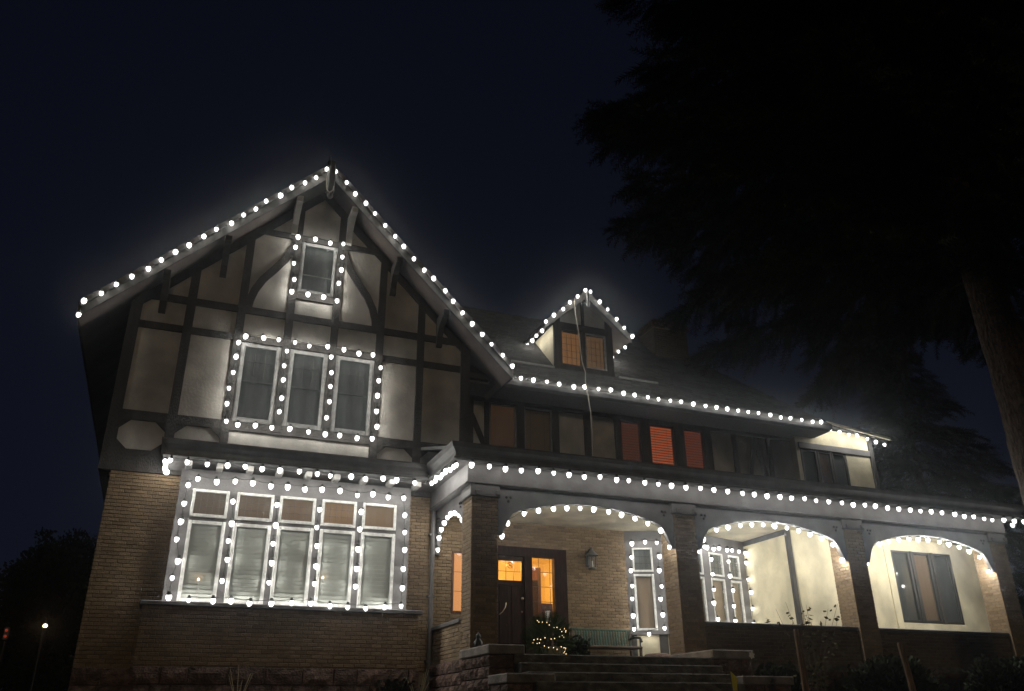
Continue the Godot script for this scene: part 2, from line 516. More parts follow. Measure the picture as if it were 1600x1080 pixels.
# ------------------------------------------------------------------ strings of bulbs
func bulb_string(label: String, pts: Array, group := "strings of white bulbs on the house", power := 1.0):
	var t = thing("light_string", pts[0], label, "string lights", group)
	var b = mb()
	var seg := []
	for i in pts.size():
		if i > 0:
			var mid = (pts[i - 1] + pts[i]) / 2 + Vector3(0, -0.012, 0.0)
			if pts[i - 1].distance_to(pts[i]) < 0.9: seg.append(mid + Vector3(0, 0.06, -0.02))
			elif seg.size() > 1: b.tube(seg, [0.006], 4); seg = []
		seg.append(pts[i] + Vector3(0, 0.065, -0.02))
	if seg.size() > 1: b.tube(seg, [0.006], 4)
	put(b, "cable", M.cable, t)
	for p in pts:
		var o := MeshInstance3D.new()
		o.name = "bulb"; o.mesh = bulb_mesh
		o.position = p - base
		o.basis = Basis.from_euler(Vector3(rng.randfn(0, 0.12), rng.randf() * TAU, rng.randfn(0, 0.12)))
		var k = rng.randf_range(0.84, 1.14)
		o.scale = Vector3(k, k, k)
		t.add_child(o, true)
		var sk := MeshInstance3D.new()
		sk.name = "socket"; sk.mesh = socket_mesh; sk.transform = o.transform
		t.add_child(sk, true)
		var l := OmniLight3D.new()
		l.name = "bulb_light"
		l.light_color = Color(1.0, 0.985, 0.95)
		l.light_energy = BULB * power * rng.randf_range(0.85, 1.15)
		l.light_size = 0.03; l.omni_range = 30.0; l.omni_attenuation = 2.0; l.shadow_enabled = true
		l.position = p - base
		t.add_child(l, true)

func line(a: Vector3, b: Vector3, n: int, first := true) -> Array:
	var out := []
	for i in n:
		if i == 0 and not first: continue
		out.append(a.lerp(b, float(i) / (n - 1)) + Vector3(rng.randfn(0, 0.021), rng.randfn(0, 0.018), rng.randfn(0, 0.01)))
	return out

# ------------------------------------------------------------------ plants
func clump_mesh(kind: String) -> Mesh:
	var b = MB.new()
	if kind == "needles":       # a spray of needles round a twig
		for i in 26:
			var t = i / 26.0
			var p = Vector3(0, 0, t * 0.5)
			var a = i * 2.4
			var d = Vector3(cos(a), sin(a) * 0.6, 0.7).normalized() * (0.15 - 0.06 * t)
			var s = d.cross(Vector3.UP).normalized() * 0.011
			b.tri(p - s, p + s, p + d); b.tri(p + s, p - s, p + d)
	else:
		for i in 9:
			var a = rng.randf() * TAU
			var p = Vector3(rng.randfn(0, 0.09), rng.randfn(0, 0.09), rng.randfn(0, 0.09))
			var d = Vector3(cos(a), rng.randf_range(-0.6, 0.8), sin(a)).normalized() * 0.1
			var s = d.cross(Vector3(rng.randf(), 1, rng.randf())).normalized() * 0.034
			b.quad(p, p + d * 0.5 - s, p + d, p + d * 0.5 + s)
	return b.mesh(M.leaf)

func aim(d: Vector3, roll: float, s: float) -> Basis:
	d = d.normalized()
	var x = d.cross(Vector3.UP if absf(d.y) < 0.95 else Vector3.RIGHT).normalized()
	return (Basis(x, d.cross(x) * -1, d) * Basis(Vector3.BACK, roll)).scaled_local(Vector3.ONE * s)

func spruce(at: Vector3, height: float, r0: float, low: float, reach: float, label: String, spray: Mesh, density: float, lean := Vector3.ZERO, shape := 1.3):
	var t = thing("spruce_tree", at, label, "tree")
	var path := []; var rad := []
	for i in 25:
		var k = i / 24.0
		path.append(at + Vector3(0, height * k - 0.3, 0) + lean * k + Vector3(sin(k * 7) * 0.06, 0, cos(k * 5) * 0.06))
		rad.append(lerpf(r0, 0.05, pow(k, 0.85)) * (1.0 + (0.35 * pow(1 - k, 14))))
	var b = mb()
	var fis := FastNoiseLite.new()
	fis.seed = 3; fis.frequency = 1.0; fis.fractal_octaves = 3
	var nseg := 90; var ns := 48
	var rings := []
	b.smooth(true)
	for i in nseg + 1:
		var k = pow(i / float(nseg), 1.3)
		var j = mini(int(k * 24), 23)
		var c = path[j].lerp(path[j + 1], k * 24 - j); var r = lerpf(rad[j], rad[j + 1], k * 24 - j)
		var ring := []
		for q in ns:   # furrowed bark
			var a = TAU * q / ns
			var f = 1.0 + 0.11 * fis.get_noise_3d(cos(a) * 4.5, c.y * 1.1, sin(a) * 4.5) + 0.05 * fis.get_noise_3d(cos(a) * 11, c.y * 3.0, sin(a) * 11)
			ring.append(c + Vector3(cos(a), 0, sin(a)) * r * f)
		rings.append(ring)
	for i in nseg:
		for q in ns: b.quad(rings[i][(q + 1) % ns], rings[i][q], rings[i + 1][q], rings[i + 1][(q + 1) % ns])
	b.smooth(false)
	put(b, "trunk", M.bark, t)
	var xf := []; var cols := []
	var limbs = mb()
	var y = low
	var kk := 0
	while y < height - 0.4:
		var f = (y - low) / (height - low)
		for i in 5:
			var a = kk * 2.399 + rng.randfn(0, 0.25); kk += 1
			var l = reach * (1.0 - pow(f, shape)) * rng.randf_range(0.74, 1.03) * (0.75 + 0.25 * minf(f * 5, 1.0)) + 0.3
			var o = at + Vector3(0, y + rng.randf_range(-0.2, 0.2), 0) + lean * (y / height)
			var dir = Vector3(cos(a), 0, sin(a))
			var pts := []
			for s in 8:
				var q = s / 7.0
				pts.append(o + dir * l * q + Vector3.UP * (0.12 * l * q - 0.36 * l * q * q + 0.13 * l * pow(q, 4)))
			limbs.tube(pts, [0.05 * l / 5 + 0.02, 0.012], 4, false)
			var n = int(l * density)
			for s in n:
				var q = pow(rng.randf(), 0.75) * 0.97 + 0.03
				var i0 = int(q * 6.99)
				var p = pts[i0].lerp(pts[i0 + 1], q * 7 - i0)
				var side = dir.cross(Vector3.UP) * (1 if s % 2 else -1)
				var out = rng.randf() * (0.22 + 0.9 * sin(q * PI) * minf(l / 5, 1.0))
				p += side * out + Vector3.DOWN * (rng.randf() * 0.45 * (0.3 + out) + out * 0.25) + dir * out * 0.4
				var d = dir * 0.7 + side * rng.randf_range(0.1, 1.0) + Vector3.DOWN * rng.randf_range(0.1, 0.9)
				xf.append(Transform3D(aim(d, rng.randf() * TAU, rng.randf_range(0.8, 1.7)), p - base))
				var v = rng.randf_range(0.6, 1.25)
				cols.append(Color(0.040 * v, 0.046 * v, 0.026 * v))
		y += lerpf(0.55, 0.35, f)
	put(limbs, "limbs", M.bark, t).set_meta("kind", "stuff")
	many("crown", spray, xf, cols, t)

func bush(called: String, at: Vector3, size: Vector3, n: int, label: String, mesh: Mesh, col: Color, cat := "bush", scale := 1.0):
	var t = thing(called, at, label, cat)
	var b = mb()
	var xf := []; var cols := []
	for i in 9:
		var a = rng.randf() * TAU
		var tip = at + Vector3(cos(a) * size.x * 0.4, size.y * rng.randf_range(0.6, 0.95), sin(a) * size.z * 0.4)
		b.tube([at + Vector3(cos(a) * 0.05, 0, sin(a) * 0.05), at.lerp(tip, 0.5) + Vector3(rng.randfn(0, 0.05), 0.05, 0), tip], [0.018, 0.012, 0.005], 5)
	put(b, "stem", M.twig, t)
	for i in n:
		var d = Vector3(rng.randfn(), rng.randfn(), rng.randfn()).normalized()
		var r = pow(rng.randf(), 0.45) * (0.82 + 0.18 * sin(d.x * 7 + d.y * 5) * cos(d.z * 6))
		var p = Vector3(d.x * size.x / 2, size.y * 0.5 + d.y * size.y * 0.5, d.z * size.z / 2) * r + Vector3(0, size.y * 0.5 * (1 - r), 0)
		xf.append(Transform3D(aim(d + Vector3(0, 0.3, 0), rng.randf() * TAU, scale * rng.randf_range(0.7, 1.3)), p))
		var v = rng.randf_range(0.6, 1.3)
		cols.append(Color(col.r * v, col.g * v, col.b * v))
	many("foliage", mesh, xf, cols, t)
	return t

# ------------------------------------------------------------------ the place
func _ready():
	rng.seed = 20231
	# camera
	var cam := Camera3D.new()
	cam.name = "camera"
	cam.position = Vector3(0, 1.6, 0)
	cam.rotation_order = EULER_ORDER_YXZ
	cam.rotation_degrees = Vector3(24.3, -22.26, -0.522)
	cam.fov = 45.19
	cam.far = 1500
	add_child(cam); cam.make_current()
	# sky and exposure
	var sky_mat := ProceduralSkyMaterial.new()
	sky_mat.sky_top_color = Color(0.0020, 0.0025, 0.0058).linear_to_srgb()
	sky_mat.sky_horizon_color = Color(0.0050, 0.0064, 0.0128).linear_to_srgb()
	sky_mat.ground_bottom_color = Color(0.002, 0.002, 0.002).linear_to_srgb()
	sky_mat.ground_horizon_color = Color(0.004, 0.004, 0.006).linear_to_srgb()
	sky_mat.sky_curve = 0.25
	var env := Environment.new()
	env.background_mode = Environment.BG_SKY
	env.sky = Sky.new(); env.sky.sky_material = sky_mat
	env.tonemap_mode = Environment.TONE_MAPPER_LINEAR
	env.tonemap_exposure = 1.25
	env.sdfgi_enabled = true; env.ssao_enabled = true; env.ssil_enabled = true
	env.volumetric_fog_enabled = true; env.volumetric_fog_density = 0.0022; env.volumetric_fog_anisotropy = 0.97; env.volumetric_fog_albedo = Color(0.93, 0.96, 1.0)
	var we := WorldEnvironment.new()
	we.name = "world"; we.environment = env
	add_child(we)
	# the faint warm light of the street behind the photographer
	var sun := DirectionalLight3D.new()
	sun.name = "street_glow"
	sun.light_energy = 0.04; sun.light_color = Color(1.0, 0.88, 0.68); sun.light_angular_distance = 6.0
	sun.rotation_degrees = Vector3(-15, -8, 0); sun.shadow_enabled = true
	sun.sky_mode = DirectionalLight3D.SKY_MODE_LIGHT_ONLY
	add_child(sun)

	make_materials()
	brick_mesh()
	var b := MB.new()
	b.lathe(Vector3.ZERO, [[0.0, -0.078], [0.026, -0.066], [0.046, -0.036], [0.052, -0.004], [0.046, 0.026], [0.03, 0.046], [0.018, 0.052]], 10)
	bulb_mesh = b.mesh(M.bulb_glow)
	b = MB.new()
	b.lathe(Vector3.ZERO, [[0.0, 0.1], [0.02, 0.098], [0.03, 0.085], [0.036, 0.06], [0.05, 0.042], [0.055, 0.03], [0.049, 0.03], [0.034, 0.046], [0.0, 0.05]], 10)
	socket_mesh = b.mesh(M.cable)

	ground()
	house = thing("tudor_house", HOUSE, "large half-timbered brick house with a gable, dormer and arched porch, outlined in white lights", "house")
	gable(); gable_ground_floor(); wing(); roofs(); dormer(); porch(); porch_back(); enclosed_room(); steps_and_piers()
	lights()
	porch_things()
	garden()

func ground():
	base = Vector3.ZERO
	var b = mb()
	var xs = [-250.0, -60.0, -25.0, -12.0, -6.0, 0.0, 6.0, 12.0, 20.0, 30.0, 60.0, 250.0]
	var zs = [30.0, 4.0, -3.0, -5.0, -8.0, -11.0, -13.5, -15.0, -20.0, -40.0, -80.0, -900.0]
	var h = func(x, z) -> float:
		if z > -3.5: return -0.12
		return lerpf(0.0, 1.5, smoothstep(-3.5, -13.0, z)) + (0.04 * sin(x * 0.9 + z) if z > -16 else 0.0)
	b.smooth(true)
	for i in xs.size() - 1:
		for j in zs.size() - 1:
			var p = func(a, c) -> Vector3: return Vector3(xs[a], h.call(xs[a], zs[c]), zs[c])
			b.quad(p.call(i, j), p.call(i + 1, j), p.call(i + 1, j + 1), p.call(i, j + 1))
	structure(b, "ground", M.soil)
	b = mb(); b.span(Vector3(-250, -0.118, 30), Vector3(250, -0.11, 4.2)); structure(b, "road", M.asphalt)
	b = mb(); b.cbox(Vector3(0, -0.06, 0.4), Vector3(500, 0.13, 7.4), 0.01); structure(b, "pavement", M.concrete)
	b = mb(); b.quad(Vector3(7.2, 0.03, -3.3), Vector3(9.2, 0.03, -3.3), Vector3(9.2, 1.51, -13.2), Vector3(7.2, 1.51, -13.2)); structure(b, "garden_path", M.concrete)

func gable_roof_y(x: float) -> float: return 14.86 - 0.985 * absf(x - 2.45)

func gable():
	base = HOUSE
	var V = func(a):
		var r = []
		for i in range(0, a.size(), 2): r.append(Vector2(a[i], a[i + 1]))
		return r
	var under = func(x): return gable_roof_y(x) - 0.33
	var outline = PackedVector2Array([Vector2(-1.66, 6.5), Vector2(6.56, 6.5), Vector2(6.56, under.call(6.56)), Vector2(2.45, under.call(2.45)), Vector2(-1.66, under.call(-1.66))])
	var tb := []
	for p in [[-1.7, -1.42, 0.055], [-0.49, -0.29, 0.05], [0.65, 0.84, 0.05], [1.78, 1.97, 0.052], [2.9, 3.08, 0.052], [4.05, 4.24, 0.05], [5.12, 5.31, 0.05], [6.31, 6.6, 0.055]]:
		tb.append([rect(p[0], 7.7 if p[0] in [1.78, 2.9] else 6.4, p[1], 15), p[2]])
	tb.append([rect(-2, 10.59, 7, 10.77), 0.042])
	tb.append([rect(-2, 9.85, 7, 10.02), 0.043])
	tb.append([rect(-2, 7.64, 7, 7.86), 0.044])
	tb.append([rect(-2, 6.4, 7, 6.98), 0.046])
	tb.append([rect(0.8, 12.86, 4.1, 13.02), 0.044])
	tb.append([rect(1.9, 11.2, 2.95, 11.4), 0.041])
	tb.append([band([Vector2(-2.2, under.call(-2.2) - 0.1), Vector2(2.45, under.call(2.45) - 0.1)], 0.26), 0.03])
	tb.append([band([Vector2(7.1, under.call(7.1) - 0.1), Vector2(2.45, under.call(2.45) - 0.1)], 0.26), 0.031])
	var br = V.call([1.86, 12.95, 1.78, 12.62, 1.62, 12.26, 1.38, 11.9, 1.14, 11.58, 0.98, 11.25, 0.9, 10.95, 0.86, 10.6])
	tb.append([band(br, 0.19), 0.036])
	var br2 = []
	for q in br: br2.append(Vector2(4.89 - q.x, q.y))
	tb.append([band(br2, 0.19), 0.036])
	for x in [[-1.42, -0.49], [-0.29, 0.65], [4.24, 5.12], [5.31, 6.31]]:   # clipped corners of the low panels
		for s in [[x[0], 1], [x[1], -1]]:
			for yy in [[7.64, -1], [6.98, 1]]:
				tb.append([PackedVector2Array([Vector2(s[0] - 0.02 * s[1], yy[0] - 0.02 * yy[1]), Vector2(s[0] + 0.24 * s[1], yy[0] - 0.02 * yy[1]), Vector2(s[0] - 0.02 * s[1], yy[0] + 0.22 * yy[1])]), 0.034])
	var holes = [rect(1.97, 11.4, 2.9, 12.86), rect(0.84, 7.86, 1.78, 9.85), rect(1.97, 7.86, 2.9, 9.85), rect(3.08, 7.86, 4.05, 9.85)]
	framed_wall("gable_wall", outline, tb, holes, -19.0, M.timber, [M.plaster, M.plaster_b])
	# rest of the gable block: sides and back
	var b = mb()
	b.span(Vector3(-1.66, 6.5, -19.2), Vector3(-1.46, 10.2, -31)); b.span(Vector3(6.36, 6.5, -20.5), Vector3(6.56, 10.2, -31)); b.span(Vector3(-1.6, 1.2, -31), Vector3(6.5, 10.2, -31.2))
	put(b, "side_wall", M.plaster_b, house)
	b = mb(); b.box(Vector3(2.45, 6.6, -25.2), Vector3(7.9, 0.2, 11.4)); put(b, "floor_slab", M.dark_room, house)
	b = mb(); b.box(Vector3(2.45, 8.6, -20.2), Vector3(7.6, 3.8, 0.1)); put(b, "partition", M.dark_room, house)
	# windows
	var O = Vector3(0, 0, -19.0)
	var wd = {"mat": M.sash_grey, "fw": 0.115, "fd": 0.02, "curtain": M.curtain, "rail_mat": M.curtain, "lead": [3, 2, 9.0], "lead_mat": M.curtain}
	for x in [[0.84, 1.78], [1.97, 2.9], [3.08, 4.05]]:
		var d = wd.duplicate(); d.meeting = 8.87
		window("window", O, Vector3.RIGHT, Vector3.BACK, x[0], 7.862, x[1], 9.848, d)
	window("window", O, Vector3.RIGHT, Vector3.BACK, 1.972, 11.402, 2.898, 12.858, {"mat": M.sash_grey, "fw": 0.1, "fd": 0.02, "curtain": M.curtain, "meeting": 11.92})

func gable_ground_floor():
	base = HOUSE
	# main brick wall at street level, on both sides of the bay
	var b = mb()
	b.span(Vector3(-1.40, 1.2, -19.03), Vector3(0.0, 6.52, -19.25)); b.span(Vector3(-1.40, 1.2, -19.25), Vector3(-1.2, 6.52, -31))
	var w = put(b, "brick_wall", M.mortar, house)
	lay_bricks(w, [[Vector3(-1.42, 0, -19), Vector3.RIGHT, Vector3.BACK, 1.42, 2.6, 6.5], [Vector3(-1.42, 0, -31), Vector3.BACK, Vector3.LEFT, 12.0, 2.6, 6.5]], 0)
	b = mb()
	b.span(Vector3(4.95, 1.2, -19.03), Vector3(6.2, 6.52, -19.25)); b.span(Vector3(6.85, 1.2, -19.03), Vector3(7.0, 6.52, -19.6))
	b.span(Vector3(6.2, 1.2, -19.03), Vector3(6.85, 3.86, -19.25)); b.span(Vector3(6.2, 5.3, -19.03), Vector3(6.85, 6.52, -19.25))
	w = put(b, "brick_wall", M.mortar, house)
	lay_bricks(w, [[Vector3(4.95, 0, -19), Vector3.RIGHT, Vector3.BACK, 2.05, 2.6, 6.5, [[1.25, 3.86, 1.9, 5.3]]]], 0)
	lay_stones(put(_plain(Vector3(-1.40, 1.2, -19.0), Vector3(-0.3, 2.62, -19.02)), "stone_base", M.mortar, house), [Vector3(-1.42, 0, -18.97), Vector3.RIGHT, Vector3.BACK, 1.12, 1.3, 2.6], 4, 0.3, 0.6)
	# brick bay under the windows
	b = mb(); b.span(Vector3(-0.33, 1.2, -18.34), Vector3(5.23, 3.72, -19.03))
	w = put(b, "bay_wall", M.mortar, house)
	lay_bricks(w, [[Vector3(-0.35, 0, -18.31), Vector3.RIGHT, Vector3.BACK, 5.6, 2.62, 3.72], [Vector3(-0.35, 0, -19), Vector3.BACK, Vector3.LEFT, 0.69, 2.62, 3.72], [Vector3(5.25, 0, -18.31), Vector3.FORWARD, Vector3.RIGHT, 0.69, 2.62, 3.72]], 0)
	lay_stones(w, [Vector3(-0.38, 0, -18.26), Vector3.RIGHT, Vector3.BACK, 5.66, 1.3, 2.6], 4, 0.35, 0.75)
	b = mb(); b.cbox(Vector3(2.46, 3.76, -18.62), Vector3(5.72, 0.09, 0.76), 0.015); put(b, "sill", M.grey_dark, house)
	# grey timber box of the bay window
	var zf = -18.4
	var xs = [[0.26, 1.0], [1.155, 1.93], [2.055, 2.83], [2.965, 3.735], [3.875, 4.65]]
	b = mb(); b.span(Vector3(-0.02, 6.1, zf), Vector3(4.97, 6.52, zf - 0.1)); put(b, "header_board", M.grey_paint, house)
	var e0 = -0.02
	for i in 6:
		var e1 = xs[i][0] if i < 5 else 4.97
		b = mb(); b.cbox(Vector3((e0 + e1) / 2, 4.952, zf - 0.05), Vector3(e1 - e0, 2.295, 0.1), 0.006); put(b, "mullion", M.grey_paint, house)
		if i < 5:
			b = mb(); b.cbox(Vector3((xs[i][0] + xs[i][1]) / 2, 5.48, zf - 0.055), Vector3(xs[i][1] - xs[i][0], 0.08, 0.09), 0.006); put(b, "transom", M.grey_dark, house)
			e0 = xs[i][1]
	b = mb(); b.span(Vector3(-0.02, 3.805, zf - 0.1), Vector3(0.06, 6.52, -19.0)); b.span(Vector3(4.89, 3.805, zf - 0.1), Vector3(4.97, 6.52, -19.0)); put(b, "bay_cheek", M.grey_paint, house)
	var O = Vector3(0, 0, zf)
	for i in 5:
		window("bay_window", O, Vector3.RIGHT, Vector3.BACK, xs[i][0], 5.52, xs[i][1], 6.1, {"fw": 0.062, "fd": 0.02, "lead": [5, 3] if i < 4 else [1, 1], "lead_w": 0.007, "lead_mat": M.grey_dark, "curtain": M["glow_shade%d" % i]})
		window("bay_window", O, Vector3.RIGHT, Vector3.BACK, xs[i][0], 3.808, xs[i][1], 5.44, {"fw": 0.075, "fd": 0.02, "blind": M.blind, "tapes": false, "slat": 0.085, "deep": 0.045, "behind": M.blind, "close": 1.0, "tilt": 0.5})
	# cornice and gutter of the bay
	cornice([Vector2(-0.42, -19.0), Vector2(-0.42, -17.85), Vector2(5.22, -17.85)], "bay_gutter")
	b = mb(); b.span(Vector3(-0.38, 6.60, -18.195), Vector3(5.3, 6.66, -18.98)); put(b, "bay_soffit", M.grey_paint, house)
	b = mb(); b.span(Vector3(-0.44, 6.9, -17.9), Vector3(5.4, 6.98, -18.96)); put(b, "bay_roof", M.roof_deck, house)
	for i in 9:
		b = mb(); b.cbox(Vector3(0.1 + 0.62 * i, 6.555, -18.29), Vector3(0.13, 0.12, 0.42), 0.012); put(b, "bracket", M.bracket_paint, house)
	b = mb(); b.tube([Vector3(5.68, 6.5, -18.9), Vector3(5.68, 1.3, -18.9)], [0.055], 10)
	var dp = put(b, "downpipe", M.grey_dark, house)
	for y in [5.6, 4.2, 2.8]:
		b = mb(); b.box(Vector3(5.68, y, -18.93), Vector3(0.17, 0.05, 0.13)); put(b, "pipe_clip", M.grey_dark, dp)
	# tall narrow lit window beside the porch
	window("narrow_window", Vector3(0, 0, -19.05), Vector3.RIGHT, Vector3.BACK, 6.2, 3.86, 6.85, 5.3, {"mat": M.brown_door, "fw": 0.06, "fd": 0.03, "lead": [2, 3], "lead_w": 0.01, "curtain": M.glow_shade_amber})

func _plain(a: Vector3, c: Vector3) -> MB:
	var b = mb(); b.span(a, c); return b

func room(a: Vector3, c: Vector3, m: Material, lamp: Vector3, e: float, col := Color(1.0, 0.68, 0.36)):
	# walls, floor and ceiling with thickness; the open side faces the street
	var lo = Vector3(minf(a.x, c.x), minf(a.y, c.y), minf(a.z, c.z)); var hi = Vector3(maxf(a.x, c.x), maxf(a.y, c.y), maxf(a.z, c.z))
	var b = mb()
	b.span(Vector3(lo.x - 0.08, lo.y, lo.z), Vector3(lo.x, hi.y, hi.z)); b.span(Vector3(hi.x, lo.y, lo.z), Vector3(hi.x + 0.08, hi.y, hi.z))
	b.span(Vector3(lo.x - 0.08, lo.y - 0.08, lo.z), Vector3(hi.x + 0.08, lo.y, hi.z)); b.span(Vector3(lo.x - 0.08, hi.y, lo.z), Vector3(hi.x + 0.08, hi.y + 0.08, hi.z))
	b.span(Vector3(lo.x - 0.08, lo.y - 0.08, lo.z - 0.08), Vector3(hi.x + 0.08, hi.y + 0.08, lo.z))
	var r = put(b, "interior_room", m, house)
	b = mb(); b.lathe(lamp, [[0.0, -0.09], [0.07, -0.07], [0.1, 0.0], [0.07, 0.06], [0.02, 0.09], [0.015, 0.3]], 12)
	put(b, "ceiling_lamp", M.warm_glow, r)
	var l := OmniLight3D.new()
	l.name = "room_light"; l.light_color = col; l.light_energy = e; l.light_size = 0.08; l.omni_range = 20; l.omni_attenuation = 2.0; l.shadow_enabled = true
	l.position = lamp - base
	r.add_child(l, true)

const CORNICE := [[-0.34, 6.62], [0.0, 6.62], [0.0, 6.66], [-0.045, 6.685], [-0.045, 6.76], [-0.02, 6.80], [0.045, 6.86], [0.075, 6.93], [0.075, 6.965], [0.04, 6.965], [0.03, 6.93], [-0.2, 6.9], [-0.34, 6.9]]
func cornice(path: Array, called: String):
	var b = mb()
	b.sweep(CORNICE, path)
	var c = put(b, called, M.gutter, house)
	return c

func wing():
	base = HOUSE
	var z = -20.2
	var outline = rect(6.56, 7.0, 20.9, 9.78)
	var tb := []
	for p in [[6.9, 7.1], [7.42, 7.56], [8.37, 8.6], [9.45, 9.66], [10.46, 10.66], [11.45, 11.63], [12.34, 12.61], [13.47, 13.79], [14.52, 14.78], [15.55, 15.72], [16.85, 17.0], [17.8, 18.0]]:
		tb.append([rect(p[0], 6.9, p[1], 9.9), 0.05])
	tb.append([rect(6, 9.62, 21, 9.9), 0.043])
	tb.append([rect(6, 6.9, 21, 7.9), 0.04])
	tb.append([band([Vector2(7.05, 9.2), Vector2(7.5, 8.2)], 0.15), 0.035])
	tb.append([band([Vector2(16.45, 9.6), Vector2(15.95, 7.8)], 0.15), 0.035])
	tb.append([band([Vector2(16.4, 9.6), Vector2(16.85, 7.8)], 0.15), 0.036])
	var holes = [rect(7.56, 7.9, 8.37, 9.62), rect(8.6, 7.9, 9.45, 9.62), rect(11.63, 7.9, 12.34, 9.62), rect(12.61, 7.9, 13.47, 9.62), rect(13.79, 7.9, 14.52, 9.62)]
	framed_wall("wing_wall", outline, tb, holes, z, M.timber, [M.plaster_b, M.plaster])
	var O = Vector3(0, 0, z)
	var k := 0
	for h in holes:
		var x0 = h[0].x; var x1 = h[1].x
		var m = [M.lit_brown, M.tan_blind, M.lit_red_faint, M.lit_red, M.lit_red_dim][k]
		window("wing_window", O, Vector3.RIGHT, Vector3.BACK, x0 + 0.002, 7.902, x1 - 0.002, 9.618, {"mat": M.sash_grey if k < 2 else M.timber_trim, "fw": 0.05, "fd": 0.03, "blind": m, "slat": 0.08, "deep": 0.06, "tape": M.timber_trim, "close": 1.05 if k < 2 else 0.62, "tilt": 0.15})
		k += 1
	# cream bay at the end of the upper floor
	var zc = -19.95
	var b = mb()
	b.span(Vector3(19.8, 6.9, zc), Vector3(20.78, 9.36, zc - 0.22)); b.span(Vector3(17.95, 9.56, zc), Vector3(20.78, 10.1, zc - 0.22)); b.span(Vector3(17.95, 6.9, zc), Vector3(19.8, 7.95, zc - 0.22))
	b.span(Vector3(17.8, 6.9, zc), Vector3(17.95, 10.0, zc - 0.24))
	put(b, "cream_wall", M.cream, house)
	b = mb(); b.cbox(Vector3(19.35, 9.46, zc - 0.06), Vector3(2.9, 0.2, 0.22), 0.01); put(b, "band_board", M.grey_paint, house)
	b = mb(); b.cbox(Vector3(20.86, 8.4, zc - 0.04), Vector3(0.16, 3.2, 0.2), 0.01); put(b, "corner_post", M.timber_trim, house)
	O = Vector3(0, 0, zc - 0.04)
	k = 0
	for x in [[17.97, 18.6], [18.62, 19.18], [19.2, 19.78]]:
		window("cream_bay_window", O, Vector3.RIGHT, Vector3.BACK, x[0], 7.95, x[1], 9.36, {"mat": M.timber_trim, "fw": 0.07, "fd": 0.05, "curtain": [M.curtain_dark, M.brown_door, M.curtain_dark][k]})
		k += 1
	# end wall and back of the wing
	b = mb(); b.span(Vector3(20.9, 1.2, -20.1), Vector3(20.7, 10.0, -28)); b.span(Vector3(6.5, 1.2, -28), Vector3(20.9, 10.0, -28.2)); put(b, "side_wall", M.plaster_b, house)
	b = mb(); b.span(Vector3(6.6, 6.7, -20.4), Vector3(20.7, 6.9, -27.9)); put(b, "floor_slab", M.dark_room, house)

func slab(called: String, top: Array, thick: float, m: Material, parent: Node) -> MeshInstance3D:   # a roof plane: convex, four corners of its upper side
	var b = mb()
	var lower = []
	for p in top: lower.append(p - Vector3(0, thick, 0))
	var c = Vector3.ZERO
	for p in top + lower: c += p / (top.size() * 2.0)
	b.face(top, c); b.face(lower, c)
	for i in top.size():
		var j = (i + 1) % top.size()
		b.face([top[i], top[j], lower[j], lower[i]], c)
	return put(b, called, m, parent)

